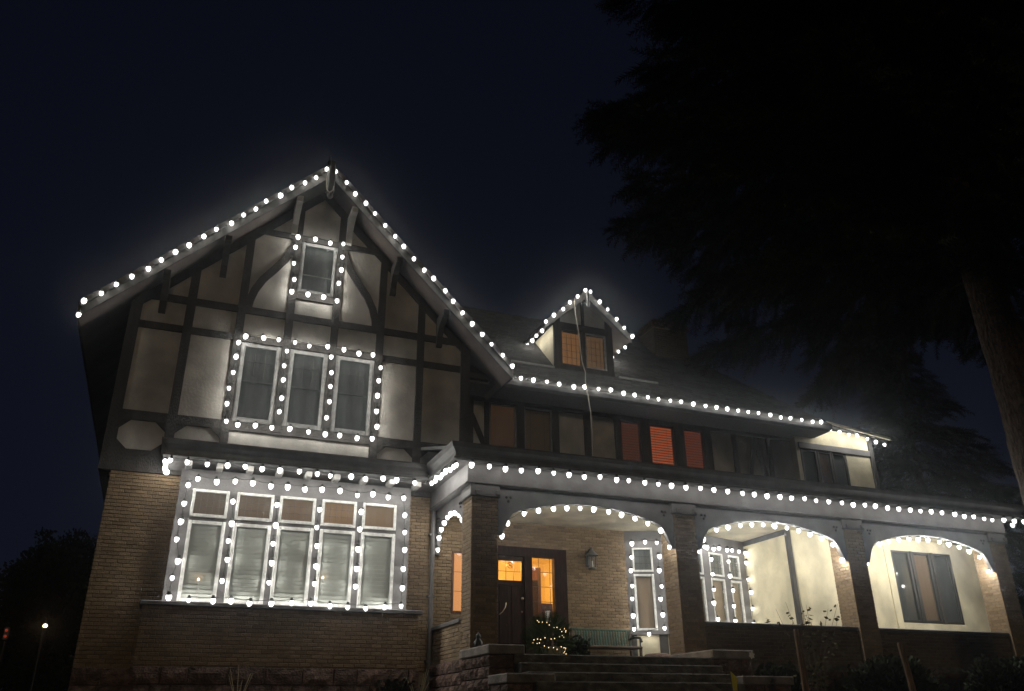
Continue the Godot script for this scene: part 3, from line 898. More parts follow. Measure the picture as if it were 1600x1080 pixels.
func roofs():
	base = HOUSE
	var zf = -18.32; var zb = -31.4
	for s in [-1, 1]:
		var xe = 2.45 + s * 5.02
		var r = slab("gable_roof", [Vector3(2.45, gable_roof_y(2.45), zf), Vector3(xe, gable_roof_y(xe), zf), Vector3(xe, gable_roof_y(xe), zb), Vector3(2.45, gable_roof_y(2.45), zb)], 0.27, M.soffit, house)
		var up = Vector3(-s * 1.0, 0.985, 0).normalized()
		shingles(r, Vector3(xe, gable_roof_y(xe), zb + 0.1), Vector3.BACK, up, func(_t): return [0.15, 13.0], 7.0)
		# barge board along the front edge, in two tiers
		var b = mb()
		var d = Vector2(s, -0.985).normalized()
		var n = Vector2(d.y, -d.x) * s   # downwards from the roof line
		if n.y > 0: n = -n
		var a0 = Vector2(2.45, gable_roof_y(2.45)); var a1 = Vector2(xe, gable_roof_y(xe))
		b.prism(PackedVector2Array([a0 + Vector2(0, 0.03), a1 + Vector2(0, 0.03), a1 + Vector2(0, -0.33), a0 + Vector2(0, -0.36)]), Vector3(0, 0, zf), Vector3.RIGHT, Vector3.UP, Vector3(0, 0, 0.055))
		var bb = put(b, "barge_board", M.timber_trim, r)
		b = mb()
		b.prism(PackedVector2Array([a0 + Vector2(0, 0.07), a1 + Vector2(0, 0.07), a1 + Vector2(0, -0.1), a0 + Vector2(0, -0.1)]), Vector3(0, 0, zf + 0.056), Vector3.RIGHT, Vector3.UP, Vector3(0, 0, 0.035))
		put(b, "verge_moulding", M.grey_paint, r)
		# eave fascia running back
		b = mb(); b.cbox(Vector3(xe + s * 0.03, gable_roof_y(xe) - 0.12, (zf + zb) / 2), Vector3(0.06, 0.36, zf - zb - 0.02), 0.01); put(b, "eave_fascia", M.timber_trim, r)
	# brackets that carry the overhang
	for x in [-1.0, 0.2, 1.75, 3.15, 4.4, 5.7]:
		var s = 1.0 if x > 2.45 else -1.0
		var y = gable_roof_y(x) - 0.40
		var b = mb()
		b.prism(PackedVector2Array([Vector2(0, 0.02), Vector2(0.66, 0.02), Vector2(0.66, -0.14), Vector2(0.5, -0.16), Vector2(0.26, -0.3), Vector2(0.12, -0.52), Vector2(0.09, -0.78), Vector2(0, -0.8)]), Vector3(x - 0.075, y, -18.99), Vector3.BACK, Vector3.UP, Vector3(0.15, 0, 0))
		put(b, "roof_bracket", M.plaster if absf(x - 2.4) < 1.3 else M.timber, house)
	# pendant post at the peak
	var b = mb(); b.cbox(Vector3(2.45, 14.45, -18.2), Vector3(0.17, 1.0, 0.14), 0.02); b.lathe(Vector3(2.45, 13.78, -18.2), [[0.0, 0.0], [0.05, 0.03], [0.085, 0.1], [0.05, 0.17], [0.06, 0.2]], 10)
	put(b, "pendant", M.timber_trim, house)
	b = mb(); b.lathe(Vector3(2.4, 14.9, -18.45), [[0.06, 0.0], [0.05, 0.1], [0.08, 0.16], [0.03, 0.24], [0.015, 0.36], [0.0, 0.42]], 8); put(b, "finial", M.black_metal, house)
	# wing roof: hipped at its right end
	var e = Vector3(18.7, 10.0, -19.2)
	var r = slab("wing_roof", [Vector3(6.3, 10.0, -19.2), e, Vector3(14.6, 14.1, -23.3), Vector3(3.0, 14.1, -23.3)], 0.16, M.roof_deck, house)
	shingles(r, Vector3(6.4, 10.0, -19.2), Vector3.RIGHT, Vector3(0, 1, -1).normalized(), func(t): return [0.9 - t * 0.62, 12.2 - t * 0.7071], 5.7)
	slab("hip_roof", [e, Vector3(18.7, 10.0, -27.4), Vector3(14.6, 14.1, -23.3)], 0.16, M.roof_deck, house)
	slab("rear_roof", [Vector3(3.0, 14.1, -23.3), Vector3(14.6, 14.1, -23.3), Vector3(18.7, 10.0, -27.4), Vector3(6.3, 10.0, -27.6)], 0.16, M.roof_deck, house)
	b = mb(); b.span(Vector3(6.6, 9.74, -20.16), Vector3(18.5, 9.8, -19.26)); put(b, "wing_soffit", M.grey_dark, house)
	b = mb(); b.sweep([[-0.1, 9.74], [0.0, 9.74], [0.06, 9.80], [0.08, 9.92], [0.03, 9.94], [-0.1, 9.9]], [Vector2(7.2, -19.22), Vector2(18.55, -19.22), Vector2(18.55, -19.9)]); put(b, "wing_gutter", M.gutter, house)
	# low roof over the cream bay
	r = slab("cream_bay_roof", [Vector3(18.5, 10.20, -19.45), Vector3(21.3, 9.92, -19.55), Vector3(21.3, 11.3, -23), Vector3(18.5, 11.6, -23)], 0.1, M.roof_deck, house)
	b = mb()
	b.prism(PackedVector2Array([Vector2(18.5, 10.22), Vector2(21.32, 9.94), Vector2(21.32, 9.86), Vector2(18.5, 10.14)]), Vector3(0, 0, -19.5), Vector3.RIGHT, Vector3.UP, Vector3(0, 0, 0.06)); put(b, "fascia", M.cream, r)
	# snow guards
	for x in [[8.15, 9.5], [11.6, 12.95]]:
		b = mb(); b.cbox(Vector3((x[0] + x[1]) / 2, 10.87, -19.98), Vector3(x[1] - x[0], 0.06, 0.04), 0.01); put(b, "snow_guard", M.sash_grey, house)
	# chimney
	b = mb(); b.span(Vector3(14.2, 11.0, -21.9), Vector3(15.5, 14.05, -22.8))
	var c = put(b, "chimney", M.mortar, house)
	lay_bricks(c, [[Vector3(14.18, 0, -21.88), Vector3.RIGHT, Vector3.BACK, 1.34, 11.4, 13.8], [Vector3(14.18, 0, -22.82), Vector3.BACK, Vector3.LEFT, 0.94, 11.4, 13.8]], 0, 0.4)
	b = mb(); b.cbox(Vector3(14.85, 13.92, -22.35), Vector3(1.5, 0.14, 1.1), 0.02); b.cbox(Vector3(14.85, 14.07, -22.35), Vector3(1.36, 0.14, 0.98), 0.02); put(b, "chimney_cap", M.stone1, c)

func dormer():
	base = HOUSE
	var z = -20.1
	var ry = func(x): return 13.5 - 0.9 * absf(x - 10.6)
	var und = func(x): return ry.call(x) - 0.2
	var outline = PackedVector2Array([Vector2(9.55, 10.7), Vector2(11.5, 10.7), Vector2(11.5, und.call(11.5)), Vector2(10.6, und.call(10.6)), Vector2(9.55, und.call(9.55))])
	var tb = [[rect(9.5, 10.6, 9.76, 13.4), 0.05], [rect(11.28, 10.6, 11.6, 13.4), 0.05], [rect(10.48, 10.6, 10.57, 13.5), 0.052], [rect(9.4, 12.2, 11.7, 12.42), 0.043], [rect(9.4, 10.6, 11.7, 11.04), 0.044]]
	var holes = [rect(9.76, 11.04, 10.48, 12.2), rect(10.57, 11.04, 11.28, 12.2)]
	framed_wall("dormer_wall", outline, tb, holes, z, M.timber, [M.plaster])
	var O = Vector3(0, 0, z)
	var k := 0
	for h in holes:
		window("dormer_window", O, Vector3.RIGHT, Vector3.BACK, h[0].x + 0.002, 11.042, h[1].x - 0.002, 12.198, {"mat": M.sash_grey if k == 1 else M.timber_trim, "fw": 0.05, "fd": 0.03, "lead": [4, 5], "lead_w": 0.018, "blind": M.lit_amber if k == 0 else M.lit_amber_dim, "slat": 0.08, "deep": 0.09})
		k += 1
	var b = mb()
	b.prism(PackedVector2Array([Vector2(0, 10.5), Vector2(0, 12.3), Vector2(2.2, 12.3), Vector2(2.2, 10.5)]), Vector3(9.55, 0, z - 0.03), Vector3.FORWARD, Vector3.UP, Vector3(0.12, 0, 0))
	b.prism(PackedVector2Array([Vector2(0, 10.5), Vector2(0, 12.3), Vector2(2.2, 12.3), Vector2(2.2, 10.5)]), Vector3(11.5, 0, z - 0.03), Vector3.FORWARD, Vector3.UP, Vector3(-0.12, 0, 0))
	put(b, "dormer_cheek", M.cream, house)
	for s in [-1, 1]:
		var xe = 10.6 + s * 1.44
		var zf = -19.88
		var r = slab("dormer_roof", [Vector3(10.6, 13.5, zf), Vector3(xe, ry.call(xe), zf), Vector3(xe, ry.call(xe), -21.6), Vector3(10.6, 13.5, -23.0)], 0.13, M.soffit, house)
		shingles(r, Vector3(xe, ry.call(xe), -22.9), Vector3.BACK, Vector3(-s, 0.9, 0).normalized(), func(t): return [1.4 - t * 0.7, 2.9], 1.95)
		b = mb()
		var a0 = Vector2(10.6, 13.5); var a1 = Vector2(xe, ry.call(xe))
		b.prism(PackedVector2Array([a0 + Vector2(0, 0.04), a1 + Vector2(0, 0.04), a1 + Vector2(0, -0.2), a0 + Vector2(0, -0.24)]), Vector3(0, 0, zf), Vector3.RIGHT, Vector3.UP, Vector3(0, 0, 0.05))
		put(b, "barge_board", M.timber_trim, r)
	b = mb(); b.cbox(Vector3(10.6, 13.2, -19.8), Vector3(0.09, 0.5, 0.07), 0.015); put(b, "pendant", M.sash_grey, house)

func arch(called: String, L: float, at: Callable, u: Vector3, n: Vector3, top: float):
	# a valance board with a flat curved arch cut in it, turned down steeply at both ends
	var p := PackedVector2Array([Vector2(0, top), Vector2(0, 5.14), Vector2(0.07, 5.14)])
	for i in 33:
		var t = -1.0 + i / 16.0
		p.append(Vector2(L / 2 + t * (L / 2 - 0.09), arch_y(t)))
	p.append_array(PackedVector2Array([Vector2(L - 0.07, 5.14), Vector2(L, 5.14), Vector2(L, top)]))
	var b = mb()
	b.prism(p, at.call(0), u, Vector3.UP, n * 0.09)
	var a = put(b, called, M.grey_paint, house)
	for s in [0.24, L - 0.24]:   # small iron ornaments in the upper corners
		b = mb()
		for k in 3:
			var an = TAU * k / 3 + 0.5
			b.cbox(at.call(0) + u * (s + 0.055 * cos(an)) + Vector3.UP * (5.93 + 0.055 * sin(an)) + n * 0.1, Vector3(0.055, 0.055, 0.03), 0.012, Basis(n, an))
		put(b, "iron_ornament", M.black_metal, a)

func arch_y(t: float) -> float:
	var q = absf(t)
	if q < 0.82: return 5.95 - 0.40 * q * q
	var k = (q - 0.82) / 0.18
	return 5.95 - 0.40 * 0.6724 - 0.53 * k * k

func porch():
	base = HOUSE
	cornice([Vector2(5.22, -17.95), Vector2(5.22, -16.0), Vector2(21.95, -16.0), Vector2(21.95, -20.4)], "porch_gutter")
	slab("porch_roof", [Vector3(5.3, 6.93, -16.1), Vector3(21.9, 6.93, -16.1), Vector3(21.9, 7.7, -20.18), Vector3(5.3, 7.7, -18.9)], 0.08, M.gutter, house)
	var b = mb(); b.span(Vector3(5.26, 6.605, -16.05), Vector3(21.9, 6.615, -16.4)); b.span(Vector3(5.26, 6.605, -16.4), Vector3(5.8, 6.615, -18.95)); put(b, "eave_soffit", M.grey_paint, house)
	# frieze beams
	b = mb(); b.span(Vector3(5.62, 6.18, -16.28), Vector3(21.4, 6.605, -16.9)); b.span(Vector3(5.62, 6.18, -16.9), Vector3(6.2, 6.605, -18.98)); b.span(Vector3(20.9, 6.18, -16.9), Vector3(21.4, 6.605, -20)); put(b, "frieze", M.grey_paint, house)
	b = mb(); b.cbox(Vector3(13.5, 6.21, -16.27), Vector3(15.84, 0.035, 0.06), 0.008); b.cbox(Vector3(5.61, 6.21, -17.6), Vector3(0.05, 0.035, 2.6), 0.008); put(b, "frieze_moulding", M.grey_dark, house)
	# columns
	var cx = [5.72, 10.65, 15.65, 20.7]
	for i in 4:
		var x = cx[i]
		b = mb(); b.span(Vector3(x + 0.02, 2.7, -16.32), Vector3(x + 0.58, 6.0, -16.88))
		var c = put(b, "column", M.mortar, house)
		lay_bricks(c, [[Vector3(x, 0, -16.9), Vector3.BACK, Vector3.LEFT, 0.6, 2.78, 5.93], [Vector3(x, 0, -16.3), Vector3.RIGHT, Vector3.BACK, 0.6, 2.78, 5.93], [Vector3(x + 0.6, 0, -16.3), Vector3.FORWARD, Vector3.RIGHT, 0.6, 2.78, 5.93], [Vector3(x + 0.6, 0, -16.9), Vector3.LEFT, Vector3.FORWARD, 0.6, 2.78, 5.93]], 75)
		b = mb(); b.cbox(Vector3(x + 0.3, 6.07, -16.6), Vector3(0.66, 0.22, 0.66), 0.012); put(b, "column_cap", M.grey_paint, c)
		b = mb(); b.cbox(Vector3(x + 0.3, 5.945, -16.6), Vector3(0.7, 0.03, 0.7), 0.008); put(b, "column_neck", M.grey_dark, c)
		for q in [Vector3(x + 0.12, 6.0, -16.25), Vector3(x + 0.58, 6.02, -16.25)]:
			b = mb(); b.cbox(q, Vector3(0.1, 0.1, 0.06), 0.008); put(b, "cap_block", M.grey_dark if q.x < x + 0.3 else M.grey_paint, c)
	for s in [[6.32, 10.65], [11.25, 15.65], [16.25, 20.7]]:
		arch("arch_valance", s[1] - s[0], func(_q): return Vector3(s[0], 0, -16.40), Vector3.RIGHT, Vector3.BACK, 6.12)
		b = mb(); b.span(Vector3(s[0] + 0.04, 6.12, -16.46), Vector3(s[1] - 0.04, 6.18, -16.38)); put(b, "shade_strip", M.black_metal, house)  # black strip in the gap, its shadow put into the colour
	arch("arch_valance", 2.1, func(_q): return Vector3(5.86, 0, -18.99), Vector3.BACK, Vector3.LEFT, 6.18)
	# ceiling and floor
	b = mb(); b.span(Vector3(6.2, 6.2, -16.86), Vector3(15.3, 6.28, -19.9)); b.span(Vector3(15.3, 6.2, -16.86), Vector3(20.9, 6.28, -18.2)); put(b, "porch_ceiling", M.ceiling, house)
	b = mb(); b.span(Vector3(5.7, 2.56, -16.3), Vector3(21.3, 2.72, -19.9)); put(b, "porch_floor", M.step_stone, house)
	# parapets between the columns
	for s in [[11.25, 15.65], [16.25, 20.7]]:
		b = mb(); b.span(Vector3(s[0], 1.2, -16.42), Vector3(s[1], 3.5, -16.78))
		var w = put(b, "parapet", M.mortar, house)
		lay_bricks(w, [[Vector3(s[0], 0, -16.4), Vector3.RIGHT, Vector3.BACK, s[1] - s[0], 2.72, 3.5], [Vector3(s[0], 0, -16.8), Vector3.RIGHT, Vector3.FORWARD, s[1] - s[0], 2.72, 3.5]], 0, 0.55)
		lay_stones(w, [Vector3(s[0], 0, -16.36), Vector3.RIGHT, Vector3.BACK, s[1] - s[0], 1.3, 2.72], 5, 0.3, 0.7)
		b = mb(); b.cbox(Vector3((s[0] + s[1]) / 2, 3.54, -16.6), Vector3(s[1] - s[0] - 0.01, 0.09, 0.5), 0.015); put(b, "parapet_cap", M.grey_dark, w)
	b = mb(); b.span(Vector3(5.76, 1.2, -16.92), Vector3(6.1, 3.44, -18.98))
	var w2 = put(b, "parapet", M.mortar, house)
	lay_bricks(w2, [[Vector3(5.74, 0, -18.99), Vector3.BACK, Vector3.LEFT, 2.07, 2.72, 3.44]], 0)
	b = mb(); b.cbox(Vector3(5.93, 3.48, -17.95), Vector3(0.48, 0.09, 2.06), 0.015); put(b, "parapet_cap", M.grey_dark, w2)

func porch_back():
	base = HOUSE
	var z = -19.55
	var b = mb()
	b.span(Vector3(7.0, 2.72, z - 0.02), Vector3(7.52, 6.2, z - 0.2)); b.span(Vector3(9.4, 2.72, z - 0.02), Vector3(11.3, 6.2, z - 0.2)); b.span(Vector3(7.52, 5.58, z - 0.02), Vector3(9.4, 6.2, z - 0.2))
	var w = put(b, "entrance_wall", M.mortar, house)
	lay_bricks(w, [[Vector3(7.0, 0, z), Vector3.RIGHT, Vector3.BACK, 4.24, 2.72, 6.2, [[0.52, 2.7, 2.4, 5.58]]], [Vector3(7.0, 0, -19.55), Vector3.BACK, Vector3.RIGHT, 0.55, 2.72, 6.2]], 0)
	# door set: frame, leaf, sidelight
	b = mb()
	b.span(Vector3(7.48, 5.36, z + 0.03), Vector3(9.44, 5.58, z - 0.14)); b.span(Vector3(7.44, 2.72, z + 0.032), Vector3(7.54, 5.36, z - 0.14)); b.span(Vector3(8.28, 2.72, z + 0.032), Vector3(8.48, 5.36, z - 0.14)); b.span(Vector3(9.1, 2.72, z + 0.032), Vector3(9.44, 5.36, z - 0.14))
	b.span(Vector3(8.48, 2.72, z + 0.01), Vector3(9.1, 3.92, z - 0.12))
	var fr = put(b, "door_frame", M.dark_door, house)
	b = mb()
	b.span(Vector3(7.54, 2.74, z - 0.04), Vector3(8.28, 4.76, z - 0.1)); b.span(Vector3(7.54, 5.24, z - 0.04), Vector3(8.28, 5.36, z - 0.1)); b.span(Vector3(7.54, 4.76, z - 0.04), Vector3(7.6, 5.24, z - 0.1)); b.span(Vector3(8.22, 4.76, z - 0.04), Vector3(8.28, 5.24, z - 0.1))
	var door = put(b, "door", M.dark_door, house)
	for x in [[7.62, 7.88], [7.94, 8.2]]:
		b = mb(); b.cbox(Vector3((x[0] + x[1]) / 2, 3.95, z - 0.035), Vector3(x[1] - x[0], 1.35, 0.03), 0.012); put(b, "door_panel", M.dark_door, door)
	b = mb(); b.span(Vector3(7.56, 4.64, z - 0.02), Vector3(8.26, 4.72, z - 0.045)); put(b, "door_ledge", M.dark_door, door)
	b = mb(); b.box(Vector3(7.91, 5.0, z - 0.07), Vector3(0.62, 0.48, 0.006)); put(b, "pane", M.glass, door)
	for i in 2:
		b = mb(); b.box(Vector3(7.6 + 0.62 * (i + 1) / 3.0, 5.0, z - 0.062), Vector3(0.012, 0.48, 0.008)); put(b, "glazing_bar", M.lead, door)
	b = mb(); b.box(Vector3(7.91, 4.98, z - 0.0615), Vector3(0.62, 0.012, 0.008)); put(b, "glazing_bar", M.lead, door)
	b = mb(); b.lathe(Vector3(8.21, 4.33, z - 0.04), [[0.02, 0.0], [0.02, 0.04], [0.035, 0.05], [0.035, 0.075], [0.0, 0.085]], 12, Basis(Vector3.RIGHT, PI / 2)); put(b, "door_handle", M.brass, door)
	b = mb(); b.lathe(Vector3(8.21, 4.02, z - 0.04), [[0.025, 0.0], [0.025, 0.02], [0.0, 0.024]], 12, Basis(Vector3.RIGHT, PI / 2)); put(b, "lock", M.brass, door)
	b = mb(); b.tube([Vector3(7.6, 3.93, z - 0.01), Vector3(7.68, 4.0, z + 0.03), Vector3(7.75, 4.1, z + 0.03), Vector3(7.79, 4.22, z - 0.01)], [0.012], 6); put(b, "pull_handle", M.brass, door)
	# no-smoking disc on the glass
	b = mb()
	var c = Vector3(7.92, 5.13, z - 0.055)
	var ring = []
	for i in 25: ring.append(c + Vector3(cos(TAU * i / 24), sin(TAU * i / 24), 0) * 0.072)
	b.tube(ring, [0.010], 6, false); b.tube([c + Vector3(-0.05, 0.05, 0), c + Vector3(0.05, -0.05, 0)], [0.009], 6)
	var ns = put(b, "no_smoking_sign", M.sign_red, door)
	b = mb(); b.box(c - Vector3(0, 0.002, 0), Vector3(0.09, 0.016, 0.006)); put(b, "cigarette_mark", M.black_metal, ns)
	b = mb(); b.box(Vector3(8.79, 4.64, z - 0.06), Vector3(0.62, 1.44, 0.006)); put(b, "pane", M.glass, fr)
	b = mb(); b.box(Vector3(9.0, 4.64, z - 0.05), Vector3(0.012, 1.44, 0.01)); b.box(Vector3(8.69, 4.64, z - 0.05), Vector3(0.010, 1.44, 0.01)); put(b, "glazing_bar", M.lead, fr)
	for y in [4.28, 4.64, 5.0]:
		b = mb(); b.box(Vector3(8.79, y, z - 0.0495), Vector3(0.62, 0.012, 0.009)); put(b, "glazing_bar", M.lead, fr)
	# hall behind
	room(Vector3(5.9, 2.7, -19.78), Vector3(10.2, 5.75, -22.6), M.warm_wall, Vector3(7.75, 5.25, -20.4), 6.0, Color(1.0, 0.76, 0.38))
	b = mb(); b.cbox(Vector3(8.92, 4.0, -20.6), Vector3(0.5, 2.56, 0.05), 0.01, Basis(Vector3.UP, -0.35)); var idr = put(b, "inner_door", M.brown_door, house)
	b = mb(); b.cbox(Vector3(8.93, 4.2, -20.565), Vector3(0.28, 1.5, 0.03), 0.01, Basis(Vector3.UP, -0.35)); put(b, "inner_door_panel", M.dark_door, idr)
	# bow window beside the bench
	var A = Vector3(11.2, 0, -19.55); var B = Vector3(12.1, 0, -19.2); var C = Vector3(13.45, 0, -19.25); var D = Vector3(15.15, 0, -19.72)
	var fs = [[A, B, [0.0, 0.17, 0.71, 0.966]], [B, C, [0.0, 0.05, 0.60, 0.75, 1.30, 1.351]], [C, D, [0.0, 0.2, 0.79, 1.02, 1.5, 1.764]]]
	for f in fs:
		var u = (f[1] - f[0]).normalized(); var n = Vector3(-u.z, 0, u.x)
		if n.z < 0: n = -n
		var L = f[0].distance_to(f[1])
		var bas = Basis(u, Vector3.UP, n)
		var bx = func(bb, x0, y0, x1, y1, za, zb): bb.box(f[0] + u * (x0 + x1) / 2 + Vector3.UP * (y0 + y1) / 2 + n * (za + zb) / 2, Vector3(x1 - x0, y1 - y0, zb - za), bas)
		b = mb(); bx.call(b, -0.01, 5.76, L + 0.01, 6.2, -0.12, 0.0)
		var bow = put(b, "bow_window", M.grey_paint, house)
		b = mb(); bx.call(b, -0.02, 3.56, L + 0.02, 3.66, -0.12, 0.07); put(b, "sill", M.grey_dark, bow)
		b = mb(); bx.call(b, -0.01, 2.72, L + 0.01, 3.56, -0.12, -0.02); put(b, "lower_panel", M.cream, bow)
		var e: Array = f[2]
		for i in range(0, e.size(), 2):
			b = mb(); bx.call(b, e[i], 3.66, e[i + 1], 5.76, -0.12, 0.0); put(b, "mullion", M.grey_paint, bow)
			b = mb(); bx.call(b, e[i] + 0.02, 2.72, maxf(e[i + 1] - 0.02, e[i] + 0.05), 3.56, -0.02, 0.02); put(b, "post", M.timber_trim, bow)
			if i + 2 < e.size():
				b = mb(); bx.call(b, e[i + 1], 5.07, e[i + 2], 5.13, -0.12, -0.01); put(b, "transom", M.grey_dark, bow)
				window("bow_sash", f[0] - n * 0.03, u, n, e[i + 1], 5.13, e[i + 2], 5.758, {"fw": 0.05, "fd": 0.035, "lead": [3, 3], "curtain": M.curtain})
				window("bow_sash", f[0] - n * 0.03, u, n, e[i + 1], 3.662, e[i + 2], 5.07, {"fw": 0.06, "fd": 0.035, "blind": M.tan_blind, "slat": 0.05, "behind": M.tan_blind})

func enclosed_room():
	base = HOUSE
	var z = -17.9
	var b = mb(); b.span(Vector3(15.15, 2.72, z - 0.01), Vector3(15.35, 6.2, -20.0)); put(b, "cream_side_wall", M.cream, house)
	b = mb(); b.span(Vector3(15.36, 2.72, z), Vector3(18.72, 6.2, z - 0.2)); b.span(Vector3(20.98, 2.72, z), Vector3(22.5, 6.2, z - 0.2)); b.span(Vector3(22.3, 2.72, z - 0.2), Vector3(22.5, 6.2, -20.2)); b.span(Vector3(18.72, 5.88, z), Vector3(20.98, 6.2, z - 0.2)); b.span(Vector3(18.72, 2.72, z), Vector3(20.98, 3.94, z - 0.2))
	put(b, "cream_front_wall", M.cream, house)
	b = mb(); b.cbox(Vector3(15.2, 4.46, z + 0.03), Vector3(0.13, 3.48, 0.11), 0.01); put(b, "corner_trim", M.timber_trim, house)
	b = mb(); b.span(Vector3(15.13, 6.06, z - 0.03), Vector3(15.149, 6.198, -19.7)); put(b, "ceiling_trim", M.timber_trim, house)
	# raised surround and the dark three-light window
	b = mb(); b.span(Vector3(18.5, 3.72, z), Vector3(21.2, 3.9, z + 0.05)); b.span(Vector3(18.5, 3.9, z), Vector3(18.72, 5.98, z + 0.03)); put(b, "window_surround", M.cream, house)
	var O = Vector3(0, 0, z - 0.03)
	var k := 0
	for x in [[18.72, 19.42], [19.5, 20.2], [20.28, 20.98]]:
		window("porch_window", O, Vector3.RIGHT, Vector3.BACK, x[0], 3.942, x[1], 5.878, {"mat": M.lead, "fw": 0.075, "fd": 0.05, "curtain": [M.curtain_dark, M.brown_blind, M.curtain_dark][k]})
		k += 1
	for x in [19.46, 20.24]:
		b = mb(); b.cbox(Vector3(x, 4.91, z - 0.01), Vector3(0.08, 1.94, 0.12), 0.01); put(b, "mullion", M.timber_trim, house)

func steps_and_piers():
	base = HOUSE
	# flight of steps
	for i in 7:
		var y = 2.72 - 0.17 * i; var zf = -15.0 + 0.33 * i
		var b = mb(); b.cbox(Vector3(8.28, y - 0.6, zf - 0.85), Vector3(4.3 + 0.0 * i, 1.2, 1.7), 0.018); put(b, "step", M.step_stone, house)
	# piers beside the steps, in two tiers
	for p in [[5.67, 6.28], [10.5, 11.4]]:
		var b = mb(); b.span(Vector3(p[0] + 0.05, 1.2, -15.1), Vector3(p[1] - 0.05, 2.7, -16.6))
		var w = put(b, "pier", M.mortar, house)
		lay_stones(w, [Vector3(p[0], 0, -16.6), Vector3.BACK, Vector3.LEFT, 1.55, 1.3, 2.7], 7, 0.22, 0.5)
		lay_stones(w, [Vector3(p[0], 0, -15.05), Vector3.RIGHT, Vector3.BACK, p[1] - p[0], 1.3, 2.7], 6, 0.25, 0.6)
		b = mb(); b.cbox(Vector3((p[0] + p[1]) / 2, 2.79, -15.82), Vector3(p[1] - p[0] + 0.1, 0.17, 1.7), 0.02); put(b, "pier_cap", M.cap_stone, w)
		b = mb(); b.span(Vector3(p[0] + 0.05, 1.0, -14.2), Vector3(p[1] + 0.15, 2.18, -15.0))
		w = put(b, "pier", M.mortar, house)
		lay_stones(w, [Vector3(p[0], 0, -15.0), Vector3.BACK, Vector3.LEFT, 0.85, 1.1, 2.18], 4, 0.3, 0.5)
		lay_stones(w, [Vector3(p[0], 0, -14.15), Vector3.RIGHT, Vector3.BACK, p[1] - p[0] + 0.2, 1.1, 2.18], 4, 0.3, 0.6)
		b = mb(); b.cbox(Vector3((p[0] + p[1]) / 2 + 0.1, 2.26, -14.56), Vector3(p[1] - p[0] + 0.3, 0.16, 0.95), 0.02); put(b, "pier_cap", M.cap_stone, w)
	# foundation along the left side of the porch
	var b = mb(); b.span(Vector3(5.74, 1.2, -16.6), Vector3(6.1, 2.7, -18.98))
	var f = put(b, "stone_base", M.mortar, house)
	lay_stones(f, [Vector3(5.7, 0, -18.95), Vector3.BACK, Vector3.LEFT, 2.35, 1.3, 2.72], 6, 0.25, 0.55)

